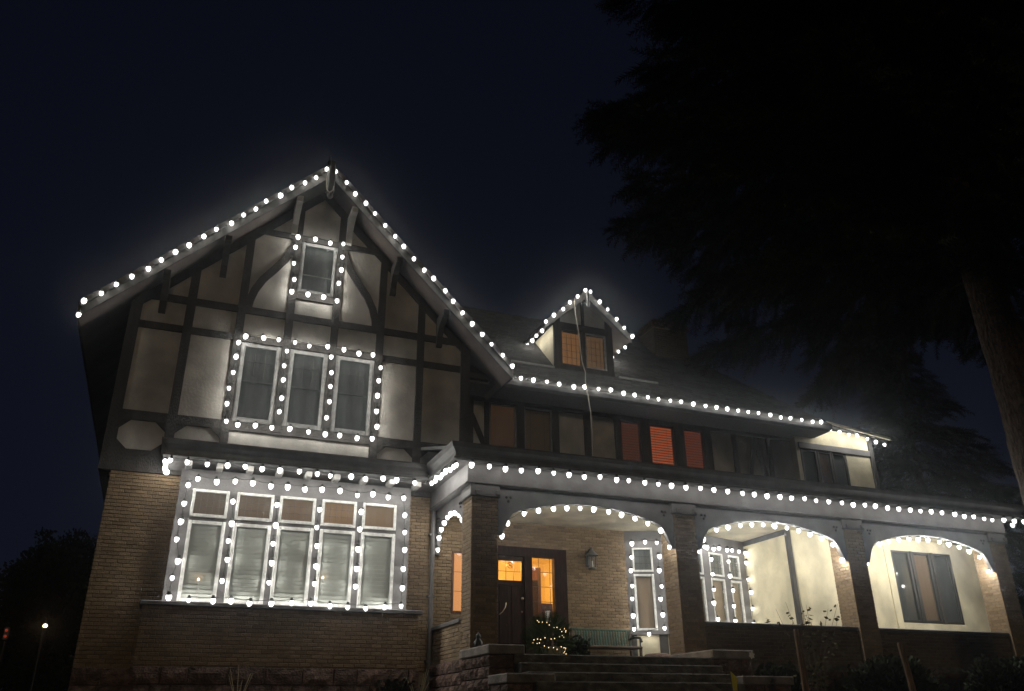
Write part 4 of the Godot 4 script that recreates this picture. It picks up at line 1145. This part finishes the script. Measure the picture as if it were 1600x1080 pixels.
# ------------------------------------------------------------------ bulbs
func lights():
	var zr = -18.22
	var L = func(x): return gable_roof_y(x) - 0.07
	bulb_string("string of white bulbs up the left slope of the big gable", [Vector3(-2.56, 9.6, zr)] + line(Vector3(-2.51, L.call(-2.51) + 0.03, zr), Vector3(2.31, L.call(2.31), zr), 19))
	bulb_string("string of white bulbs down the right slope of the big gable", line(Vector3(2.56, L.call(2.56), zr), Vector3(7.47, L.call(7.47) + 0.04, zr), 19))
	bulb_string("string of white bulbs along the upper eave below the dormer", line(Vector3(7.66, 10.02, -19.1), Vector3(18.2, 9.97, -19.1), 28))
	bulb_string("short string of white bulbs above the cream upper window at the right end", line(Vector3(18.55, 10.02, -19.5), Vector3(21.15, 9.74, -19.55), 8), "strings of white bulbs on the house", 1.8)
	bulb_string("string of white bulbs round the dormer roof", line(Vector3(9.19, 12.06, -21.25), Vector3(9.19, 12.06, -20.12), 4) + line(Vector3(9.17, 12.22, -19.8), Vector3(10.53, 13.47, -19.8), 6) + line(Vector3(10.72, 13.46, -19.8), Vector3(12.05, 12.21, -19.8), 6) + line(Vector3(12.0, 12.0, -20.2), Vector3(12.0, 12.0, -21.0), 3))
	var zw = -18.85
	bulb_string("white bulbs framing the small attic window in the gable", line(Vector3(1.84, 12.93, zw), Vector3(3.0, 12.93, zw), 4) + line(Vector3(2.99, 12.55, zw), Vector3(2.99, 11.75, zw), 3) + line(Vector3(2.98, 11.3, zw), Vector3(1.86, 11.32, zw), 4) + line(Vector3(1.85, 11.66, zw), Vector3(1.85, 12.56, zw), 3))
	var q := []
	q += line(Vector3(0.72, 7.83, zw), Vector3(0.72, 9.76, zw), 6)
	q += line(Vector3(0.90, 9.97, zw), Vector3(4.0, 9.94, zw), 9)
	q += line(Vector3(4.17, 9.62, zw), Vector3(4.15, 8.13, zw), 5)
	q += line(Vector3(4.08, 7.78, zw), Vector3(1.0, 7.77, zw), 9)
	bulb_string("white bulbs framing the three-part upper window of the gable", q, "strings of white bulbs on the house", 0.95)
	for m in [[1.87, "left"], [2.99, "right"]]:
		bulb_string("row of white bulbs up the %s post between the three upper windows" % m[1], line(Vector3(m[0], 9.72, zw), Vector3(m[0], 8.17, zw), 5), "rows of bulbs on the posts of the upper window")
	bulb_string("string of white bulbs along the gutter over the bay window", line(Vector3(-0.36, 6.52, -18.9), Vector3(-0.36, 6.52, -18.0), 5) + line(Vector3(-0.28, 6.53, -17.88), Vector3(4.9, 6.53, -17.88), 15), "strings of white bulbs on the house", 0.7)
	bulb_string("close row of white bulbs on the left return of the porch gutter", line(Vector3(5.29, 6.53, -17.75), Vector3(5.29, 6.53, -16.1), 10), "strings of white bulbs on the house", 0.6)
	bulb_string("long string of white bulbs along the porch gutter", line(Vector3(5.60, 6.51, -15.99), Vector3(21.85, 6.51, -15.99), 44, true) + line(Vector3(21.87, 6.53, -16.4), Vector3(21.87, 6.53, -19.0), 6), "strings of white bulbs on the house", 0.34)
	# bay window
	var zb = -18.26
	q = line(Vector3(0.12, 3.87, zb), Vector3(0.12, 6.12, zb), 7) + line(Vector3(0.3, 6.28, zb), Vector3(4.8, 6.28, zb), 13) + line(Vector3(4.83, 5.86, zb), Vector3(4.83, 3.88, zb), 6) + line(Vector3(4.45, 3.84, zb + 0.02), Vector3(0.5, 3.84, zb + 0.02), 11)
	bulb_string("white bulbs framing the five-part bay window", q, "strings of white bulbs on the house", 0.9)
	var k := 0
	for x in [1.08, 1.99, 2.9, 3.8]:
		bulb_string("row of white bulbs on the %s post of the bay window" % ["first", "second", "third", "fourth"][k] + " from the left", line(Vector3(x, 5.86, zb), Vector3(x, 4.24, zb), 5), "rows of bulbs on the posts of the bay window"); k += 1
	# arches
	k = 0
	for s in [[6.32, 10.65], [11.25, 15.65], [16.25, 20.7]]:
		var pts := []
		for t in [-0.99, -0.93, -0.74, -0.58, -0.41, -0.25, -0.09, 0.07, 0.25, 0.41, 0.57, 0.73, 0.89, 0.985]:
			pts.append(Vector3((s[0] + s[1]) / 2 + t * ((s[1] - s[0]) / 2 - 0.09), arch_y(t) - 0.06, [-16.36, -16.40, -16.44][k] + rng.randf_range(-0.01, 0.01)))
		bulb_string(["string of white bulbs along the porch arch in front of the door", "string of white bulbs along the middle porch arch", "string of white bulbs along the right porch arch before the dark window"][k], pts, "strings of bulbs on the porch arches", [1.9, 4.0, 5.0][k]); k += 1
	var ps := []
	for t in [-0.97, -0.9, -0.72, -0.5, -0.25, 0.0, 0.3, 0.6, 0.86]: ps.append(Vector3(5.80, arch_y(t) - 0.05, -17.94 + t * 0.96))
	bulb_string("string of white bulbs along the small side arch at the left end of the porch", ps, "strings of bulbs on the porch arches")
	# bow window in the porch
	var A = Vector3(11.2, 0, -19.55); var B = Vector3(12.1, 0, -19.2); var C = Vector3(13.45, 0, -19.25); var D = Vector3(15.15, 0, -19.72)
	var P = func(a, c, x, y) -> Vector3:
		var u = (c - a).normalized()
		return a + u * x + Vector3(0, y, 0) + Vector3(-u.z, 0, u.x) * 0.12
	q = line(P.call(A, B, 0.08, 3.68), P.call(A, B, 0.08, 5.5), 6) + line(P.call(A, B, 0.16, 5.86), P.call(A, B, 0.85, 5.86), 3) + line(P.call(B, C, 0.05, 5.86), P.call(B, C, 1.25, 5.86), 4)
	bulb_string("white bulbs framing the bow window beside the bench", q, "strings of bulbs on the bow window", 0.6)
	bulb_string("row of white bulbs down the post of the bow window seen right of the bench", line(P.call(A, B, 0.86, 5.5), P.call(A, B, 0.84, 3.68), 6) + [P.call(A, B, 0.45, 3.58)], "strings of bulbs on the bow window", 0.6)
	k = 0
	for x in [0.1, 0.9, 1.66]:
		bulb_string("row of white bulbs on the bow window %s" % ["just right of the second brick column", "between its two right-hand panes", "against the cream side wall"][k], line(P.call(C, D, x, 5.55), P.call(C, D, x, 4.0), 5), "strings of bulbs on the bow window", 0.6); k += 1
	bulb_string("row of white bulbs over the right half of the bow window", line(P.call(C, D, 0.0, 5.86), P.call(C, D, 1.66, 5.86), 7), "strings of bulbs on the bow window", 0.6)
	# the cord that feeds the strings
	var b: MB
	var t = thing("extension_cord", Vector3(10.11, 13.05, -19.74), "pale extension cord hanging from the dormer down past the eave", "cord")
	b = mb()
	b.tube([Vector3(10.11, 13.05, -19.74), Vector3(10.14, 12.6, -19.76), Vector3(10.19, 12.05, -19.72), Vector3(10.24, 11.5, -19.74), Vector3(10.2, 11.0, -19.6), Vector3(10.08, 10.5, -19.2), Vector3(9.99, 10.15, -19.05), Vector3(10.03, 9.8, -19.03), Vector3(10.1, 9.3, -19.05), Vector3(10.16, 8.7, -19.1), Vector3(10.2, 7.6, -19.3)], [0.014], 6)
	put(b, "cord", M.cord, t)
	t = thing("cable_loop", Vector3(2.42, 13.95, -18.08), "loop of pale cable hanging at the peak of the gable", "cable")
	b = mb(); b.tube([Vector3(2.32, 14.6, -18.1), Vector3(2.32, 14.1, -18.08), Vector3(2.34, 13.97, -18.08), Vector3(2.41, 13.9, -18.08), Vector3(2.49, 13.97, -18.08), Vector3(2.51, 14.12, -18.1)], [0.014], 6)
	put(b, "cord", M.cord, t)

# ------------------------------------------------------------------ things on the porch
func porch_things():
	# bench
	var t = thing("bench", Vector3(10.25, 2.72, -19.1), "green slatted wooden bench against the brick wall right of the door", "bench")
	var b = mb(); b.cbox(Vector3(10.25, 3.2, -19.05), Vector3(1.7, 0.05, 0.46), 0.012); put(b, "seat", M.bench_wood, t)
	for i in 22:
		b = mb(); b.cbox(Vector3(9.47 + i * 0.0743, 3.43, -19.31 - 0.02), Vector3(0.045, 0.42, 0.022), 0.006, Basis(Vector3.RIGHT, -0.14)); put(b, "slat", M.bench_green, t)
	b = mb(); b.cbox(Vector3(10.25, 3.635, -19.365), Vector3(1.72, 0.05, 0.04), 0.01); b.cbox(Vector3(10.25, 3.25, -19.3), Vector3(1.66, 0.04, 0.03), 0.008); put(b, "back_rail", M.bench_green, t)
	for x in [9.44, 11.06]:
		b = mb(); b.cbox(Vector3(x, 2.95, -18.86), Vector3(0.06, 0.46, 0.06), 0.01); put(b, "leg", M.bench_wood, t)
		b = mb(); b.cbox(Vector3(x, 3.18, -19.33), Vector3(0.06, 0.92, 0.06), 0.01, Basis(Vector3.RIGHT, -0.08)); put(b, "leg", M.bench_wood, t)
		b = mb(); b.tube([Vector3(x, 3.44, -19.33), Vector3(x, 3.46, -19.1), Vector3(x, 3.42, -18.85), Vector3(x, 3.33, -18.78)], [0.028], 8); put(b, "armrest", M.black_metal, t)
		b = mb(); b.tube([Vector3(x, 3.44, -18.86), Vector3(x, 3.18, -18.86)], [0.02], 8); put(b, "arm_support", M.black_metal, t)
	# wall lantern
	t = thing("wall_lantern", Vector3(10.06, 5.05, -19.3), "dark unlit metal lantern on the brick wall between door and bow window", "lantern")
	b = mb(); b.lathe(Vector3(10.06, 5.1, -19.3), [[0.0, 0.0], [0.1, 0.0], [0.115, 0.03], [0.1, 0.04]], 8); put(b, "lantern_base", M.old_metal, t)
	b = mb(); b.lathe(Vector3(10.06, 5.14, -19.3), [[0.095, 0.0], [0.12, 0.3]], 8); put(b, "lantern_glass", M.glass, t)
	for k in 6:
		var a = TAU * k / 6
		b = mb(); b.tube([Vector3(10.06 + 0.1 * cos(a), 5.13, -19.3 + 0.1 * sin(a)), Vector3(10.06 + 0.125 * cos(a), 5.45, -19.3 + 0.125 * sin(a))], [0.01], 5); put(b, "lantern_bar", M.black_metal, t)
	b = mb(); b.lathe(Vector3(10.06, 5.44, -19.3), [[0.17, 0.0], [0.15, 0.03], [0.07, 0.11], [0.03, 0.14], [0.03, 0.17], [0.045, 0.19], [0.0, 0.24]], 12); put(b, "lantern_cap", M.old_metal, t)
	b = mb(); b.tube([Vector3(10.06, 5.55, -19.5), Vector3(10.06, 5.62, -19.42), Vector3(10.06, 5.62, -19.33)], [0.02], 6); b.cbox(Vector3(10.06, 5.4, -19.52), Vector3(0.13, 0.4, 0.03), 0.01); put(b, "lantern_arm", M.black_metal, t)
	b = mb(); b.lathe(Vector3(10.06, 5.14, -19.3), [[0.025, 0.0], [0.025, 0.16], [0.0, 0.18]], 8); put(b, "lantern_candle", M.paper, t)
	# notice at the sidelight
	t = thing("notice_board", Vector3(8.83, 3.85, -19.49), "dark red notice frame with white paper standing at the lit sidelight", "notice")
	b = mb(); b.cbox(Vector3(8.83, 4.05, -19.49), Vector3(0.34, 0.36, 0.03), 0.008); put(b, "board", M.notice, t)
	b = mb(); b.box(Vector3(8.83, 4.13, -19.47), Vector3(0.26, 0.1, 0.006)); put(b, "notice_band", M.stone2, t)
	b = mb(); b.box(Vector3(8.86, 3.93, -19.465), Vector3(0.14, 0.26, 0.005), Basis(Vector3.BACK, 0.03)); put(b, "paper_sheet", M.paper, t)
	# planter with fairy lights
	var leafm = clump_mesh("needles")
	var broad = clump_mesh("leaf")
	var pc = Vector3(8.35, 2.72, -18.15)
	t = thing("planter", pc, "grey-green pot holding a clipped evergreen in front of the door", "planter")
	b = mb(); b.lathe(pc, [[0.0, 0.0], [0.17, 0.0], [0.24, 0.3], [0.26, 0.33], [0.26, 0.38], [0.22, 0.38], [0.2, 0.33], [0.0, 0.33]], 18); put(b, "pot", M.pot, t)
	b = mb(); b.tube([pc + Vector3(0, 0.3, 0), pc + Vector3(0.02, 0.75, 0)], [0.025, 0.012], 6); put(b, "stem", M.twig, t)
	var xf := []; var cols := []
	for i in 420:
		var d = Vector3(rng.randfn(), rng.randfn(), rng.randfn()).normalized()
		var r = pow(rng.randf(), 0.4)
		var p = Vector3(d.x * 0.44, 0.62 + d.y * 0.34, d.z * 0.36) * Vector3(r, 1, r)
		xf.append(Transform3D(aim(d + Vector3(0, 0.4, 0), rng.randf() * TAU, rng.randf_range(0.35, 0.55)), p - Vector3(0.1, 0, 0)))
		var v = rng.randf_range(0.6, 1.3)
		cols.append(Color(0.03 * v, 0.055 * v, 0.02 * v))
	many("foliage", leafm, xf, cols, t)
	t = thing("fairy_light_string", pc, "string of tiny warm fairy lights wound round the evergreen by the door", "fairy lights")
	b = mb()
	b.lathe(Vector3.ZERO + base, [[0.0, -0.012], [0.009, -0.005], [0.009, 0.005], [0.0, 0.012]], 8)
	var fm = b.mesh(M.fairy_glow)
	var pts := []
	for i in 46:
		var k = i / 45.0
		var a = -2.3 + k * 11.5
		var r = 0.30 + 0.12 * sin(k * PI)
		pts.append(Vector3(cos(a) * r - 0.1, 0.08 + k * 0.82 + 0.05 * sin(a * 2.3), absf(sin(a)) * r * 0.95 + 0.05) + Vector3(rng.randfn(0, 0.02), rng.randfn(0, 0.02), 0))
	b = mb()
	var cp := []
	for p in pts: cp.append(p + base - Vector3(0, 0, 0.015))
	b.tube(cp, [0.003], 4, false); put(b, "cable", M.cable, t)
	for p in pts:
		var o := MeshInstance3D.new()
		o.name = "fairy_bulb"; o.mesh = fm; o.position = p; t.add_child(o, true)
		var l := OmniLight3D.new()
		l.name = "fairy_light"; l.light_color = Color(1.0, 0.75, 0.4); l.light_energy = 0.0006; l.light_size = 0.01; l.omni_range = 10; l.omni_attenuation = 2.0; l.shadow_enabled = true
		l.position = p; t.add_child(l, true)
	# small dark shrub in front of the bench
	t = bush("potted_shrub", Vector3(9.15, 2.72, -18.5), Vector3(0.5, 0.55, 0.4), 130, "small dark shrub on the porch between planter and bench", broad, Color(0.02, 0.03, 0.018), "shrub", 0.9)
	# round stone bowl at the foot of the bow window
	t = thing("stone_bowl", Vector3(11.45, 2.72, -18.75), "round brown stone bowl on the porch floor beside the second column", "bowl")
	b = mb(); b.lathe(Vector3(11.45, 2.72, -18.75), [[0.0, 0.0], [0.2, 0.0], [0.33, 0.1], [0.36, 0.2], [0.3, 0.32], [0.24, 0.34], [0.22, 0.28], [0.0, 0.24]], 16); put(b, "bowl", M.stone2, t)
	# small ornament on the left pier
	t = thing("bottle_ornament", Vector3(5.82, 2.875, -16.1), "small dark bottle-shaped ornament on the left pier beside the first column", "ornament")
	b = mb(); b.lathe(Vector3(5.82, 2.875, -16.1), [[0.0, 0.0], [0.08, 0.0], [0.085, 0.12], [0.05, 0.17], [0.045, 0.2], [0.06, 0.23], [0.03, 0.27], [0.0, 0.31]], 10); put(b, "bottle", M.black_metal, t)
	# small lamps added in the bay window to stand in for reflections
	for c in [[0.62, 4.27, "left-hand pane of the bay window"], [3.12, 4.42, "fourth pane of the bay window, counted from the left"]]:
		t = thing("glint_lamp", Vector3(c[0], c[1] - 0.36, -18.45), "small added lamp standing in for a warm reflection in the %s" % c[2], "added_lamp", "added lamps standing in for reflections in the bay window")
		b = mb(); b.lathe(Vector3(c[0], c[1] - 0.36, -18.45), [[0.0, 0.0], [0.03, 0.0], [0.03, 0.015], [0.012, 0.02], [0.012, 0.32], [0.0, 0.325]], 8); put(b, "glint_stand", M.paper, t)
		b = mb(); b.lathe(Vector3(c[0], c[1], -18.45), [[0.0, -0.045], [0.02, -0.02], [0.022, 0.0], [0.012, 0.03], [0.0, 0.045]], 8); put(b, "glint_bulb", M.lamp_glow, t)
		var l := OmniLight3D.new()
		l.name = "glint_light"; l.light_color = Color(1.0, 0.7, 0.4); l.light_energy = 0.004; l.light_size = 0.02; l.omni_range = 10; l.omni_attenuation = 2.0; l.shadow_enabled = true
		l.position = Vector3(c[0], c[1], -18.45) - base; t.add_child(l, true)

# ------------------------------------------------------------------ garden and far things
func garden():
	var spray = clump_mesh("needles")
	var broad = clump_mesh("leaf")
	spruce(Vector3(19.0, 1.3, -13.0), 30.0, 0.72, 11.0, 9.6, "tall dark spruce with a thick bare trunk at the right edge", spray, 46, Vector3(-1.1, 0, 0), 3.0)
	spruce(Vector3(31.0, 1.3, -27.0), 17.0, 0.4, 2.0, 6.0, "dark conifer behind the right end of the porch", spray, 20)
	spruce(Vector3(-10.5, 1.3, -42.0), 10.5, 0.3, 1.2, 4.0, "dark conifer beyond the house at the far left", spray, 20)
	bush("background_tree", Vector3(-4.6, 1.4, -47), Vector3(7, 9.4, 5), 6000, "rounded dark tree beyond the brick wall at the left", broad, Color(0.025, 0.032, 0.02), "tree", 1.8)
	bush("background_tree", Vector3(-14.5, 1.4, -50), Vector3(8, 12.0, 5), 6500, "tall dark tree at the left edge of the picture", broad, Color(0.025, 0.03, 0.02), "tree", 1.8)
	bush("background_tree", Vector3(26, 1.4, -24), Vector3(7, 7.6, 5), 5000, "dark leafy tree just beyond the right end of the house", broad, Color(0.022, 0.03, 0.018), "tree", 1.5)
	# shrubs in front of the porch
	bush("shrub", Vector3(12.2, 1.5, -15.3), Vector3(1.6, 1.1, 1.0), 500, "low dark shrub right of the steps beneath the middle arch", broad, Color(0.03, 0.032, 0.02), "shrub", 1.1)
	bush("shrub", Vector3(15.2, 1.5, -15.1), Vector3(2.6, 1.3, 1.1), 800, "wide dark shrub between the two wooden stakes", broad, Color(0.026, 0.03, 0.018), "shrub", 1.1)
	bush("shrub", Vector3(18.6, 1.5, -15.0), Vector3(2.8, 1.35, 1.1), 800, "dark shrub beneath the right arch", broad, Color(0.024, 0.03, 0.018), "shrub", 1.1)
	bush("shrub", Vector3(4.6, 1.5, -17.3), Vector3(0.9, 0.8, 0.7), 250, "small dark shrub below the bay window near the porch", broad, Color(0.03, 0.03, 0.02), "shrub", 1.0)
	# sapling
	var at = Vector3(12.5, 1.4, -14.5)
	var t = thing("sapling", at, "thin sapling with few leaves standing before the cream porch wall", "sapling")
	var b = mb()
	var xf := []; var cols := []
	for i in 15:
		var a = i * 2.4
		var tip = at + Vector3(cos(a) * rng.randf_range(0.2, 1.0), rng.randf_range(1.6, 2.5), sin(a) * 0.4)
		var mid = at.lerp(tip, 0.5) + Vector3(cos(a) * -0.12, 0.15, 0)
		b.tube([at + Vector3(cos(a) * 0.04, 0, 0), mid, tip], [0.012, 0.007, 0.003], 5)
		for k in 14:
			var f = rng.randf_range(0.3, 1.0)
			var p = (mid.lerp(tip, f) if k % 2 else at.lerp(mid, 0.5 + f / 2)) + Vector3(rng.randfn(0, 0.05), rng.randfn(0, 0.03), rng.randfn(0, 0.05)) - base
			xf.append(Transform3D(aim(Vector3(rng.randfn(), -0.4, rng.randfn()), rng.randf() * TAU, rng.randf_range(0.7, 1.3)), p))
			var v = rng.randf_range(0.7, 1.3)
			cols.append(Color(0.07 * v, 0.06 * v, 0.025 * v))
	put(b, "stem", M.twig, t)
	var lb = MB.new()
	lb.quad(Vector3.ZERO, Vector3(0.034, 0.006, 0.055), Vector3(0, 0, 0.11), Vector3(-0.034, 0.006, 0.055))
	many("leaves", lb.mesh(M.leaf), xf, cols, t)
	# stakes, flag
	for s in [[Vector3(11.0, 1.2, -13.0), Vector3(10.97, 3.1, -13.02), "weathered wooden stake beside the sapling"], [Vector3(13.62, 1.2, -13.0), Vector3(13.42, 2.92, -13.02), "weathered wooden stake leaning in front of the right arch"]]:
		t = thing("wooden_stake", s[0], s[2], "stake", "wooden stakes in the front garden")
		b = mb()
		var d = (s[1] - s[0])
		b.cbox((s[0] + s[1]) / 2, Vector3(0.13, d.length(), 0.06), 0.01, Basis(Vector3.BACK, atan2(-d.x, d.y))); put(b, "post", M.stake_wood, t)
	t = thing("marker_flag", Vector3(8.72, 1.2, -12.0), "small yellow marker flag on a wire at the bottom of the steps", "flag")
	b = mb(); b.tube([Vector3(8.72, 1.2, -12.0), Vector3(8.66, 2.3, -12.0)], [0.006], 5); put(b, "wire", M.old_metal, t)
	b = mb(); b.prism(PackedVector2Array([Vector2(0, 0), Vector2(0.12, -0.1), Vector2(0.1, -0.3), Vector2(0.02, -0.3)]), Vector3(8.66, 2.3, -12.0), Vector3.RIGHT, Vector3.UP, Vector3(0, 0, 0.004)); put(b, "pennant", M.yellow_flag, t)
	t = thing("white_flower", Vector3(11.0, 2.3, -14.5), "small white bloom catching the light right of the steps", "flower")
	b = mb(); b.tube([Vector3(11.0, 1.5, -14.5), Vector3(11.0, 2.74, -14.5)], [0.006], 5); put(b, "stem", M.twig, t)
	b = mb()
	for k in 6:
		var a = TAU * k / 6 + 0.3
		var d = Vector3(cos(a), sin(a), 0.2) * 0.08
		var s = d.cross(Vector3.BACK).normalized() * 0.03
		var c = Vector3(11.0, 2.74, -14.48)
		b.quad(c, c + d * 0.5 + s, c + d, c + d * 0.5 - s)
	put(b, "petals", M.white_petal, t)
	# dry stalks below the bay window
	k_stalks([Vector3(1.55, 1.5, -17.2), Vector3(4.9, 1.5, -17.0)])
	# far street lamp and signal
	t = thing("street_lamp", Vector3(-4.05, 1.45, -38), "distant lit street lamp beyond the left side of the house", "street lamp")
	b = mb(); b.tube([Vector3(-4.05, 1.45, -38), Vector3(-4.05, 5.0, -38)], [0.09, 0.06], 8); put(b, "pole", M.black_metal, t)
	b = mb(); b.lathe(Vector3(-4.05, 5.08, -38), [[0.0, -0.07], [0.07, -0.05], [0.09, 0.0], [0.06, 0.06], [0.0, 0.08]], 10); put(b, "lamp_globe", M.lamp_glow, t)
	var l := OmniLight3D.new()
	l.name = "lamp_light"; l.light_color = Color(1.0, 0.75, 0.5); l.light_energy = 0.03; l.light_size = 0.06; l.omni_range = 40; l.omni_attenuation = 2.0; l.shadow_enabled = true
	l.position = Vector3(-4.05, 5.08, -38) - base; t.add_child(l, true)
	t = thing("signal_lamp", Vector3(-5.38, 1.45, -38.5), "distant red signal lamps on a pole at the left edge", "signal")
	b = mb(); b.tube([Vector3(-5.38, 1.45, -38.6), Vector3(-5.38, 5.0, -38.6)], [0.07], 8); put(b, "pole", M.black_metal, t)
	b = mb(); b.cbox(Vector3(-5.38, 4.8, -38.5), Vector3(0.2, 0.5, 0.14), 0.03); put(b, "signal_box", M.black_metal, t)
	for y in [4.92, 4.7]:
		b = mb(); b.lathe(Vector3(-5.38, y, -38.43), [[0.055, 0.0], [0.04, 0.02], [0.0, 0.03]], 10, Basis(Vector3.RIGHT, PI / 2)); put(b, "signal_lens", M.red_glow, t)

func k_stalks(places: Array):
	var k := 0
	for p in places:
		var t = thing("dry_stalks", p, ["thin dry grass stalks below the middle of the bay window", "thin dry grass stalks below the right end of the bay window"][k], "plant", "dry stalks along the house"); k += 1
		var b = mb()
		for i in 7:
			var a = rng.randf() * TAU
			b.tube([p, p + Vector3(cos(a) * 0.06, 0.5, sin(a) * 0.05), p + Vector3(cos(a) * 0.22, rng.randf_range(0.75, 1.1), sin(a) * 0.15)], [0.009, 0.007, 0.004], 4)
		put(b, "stalk", M.dry_grass, t)
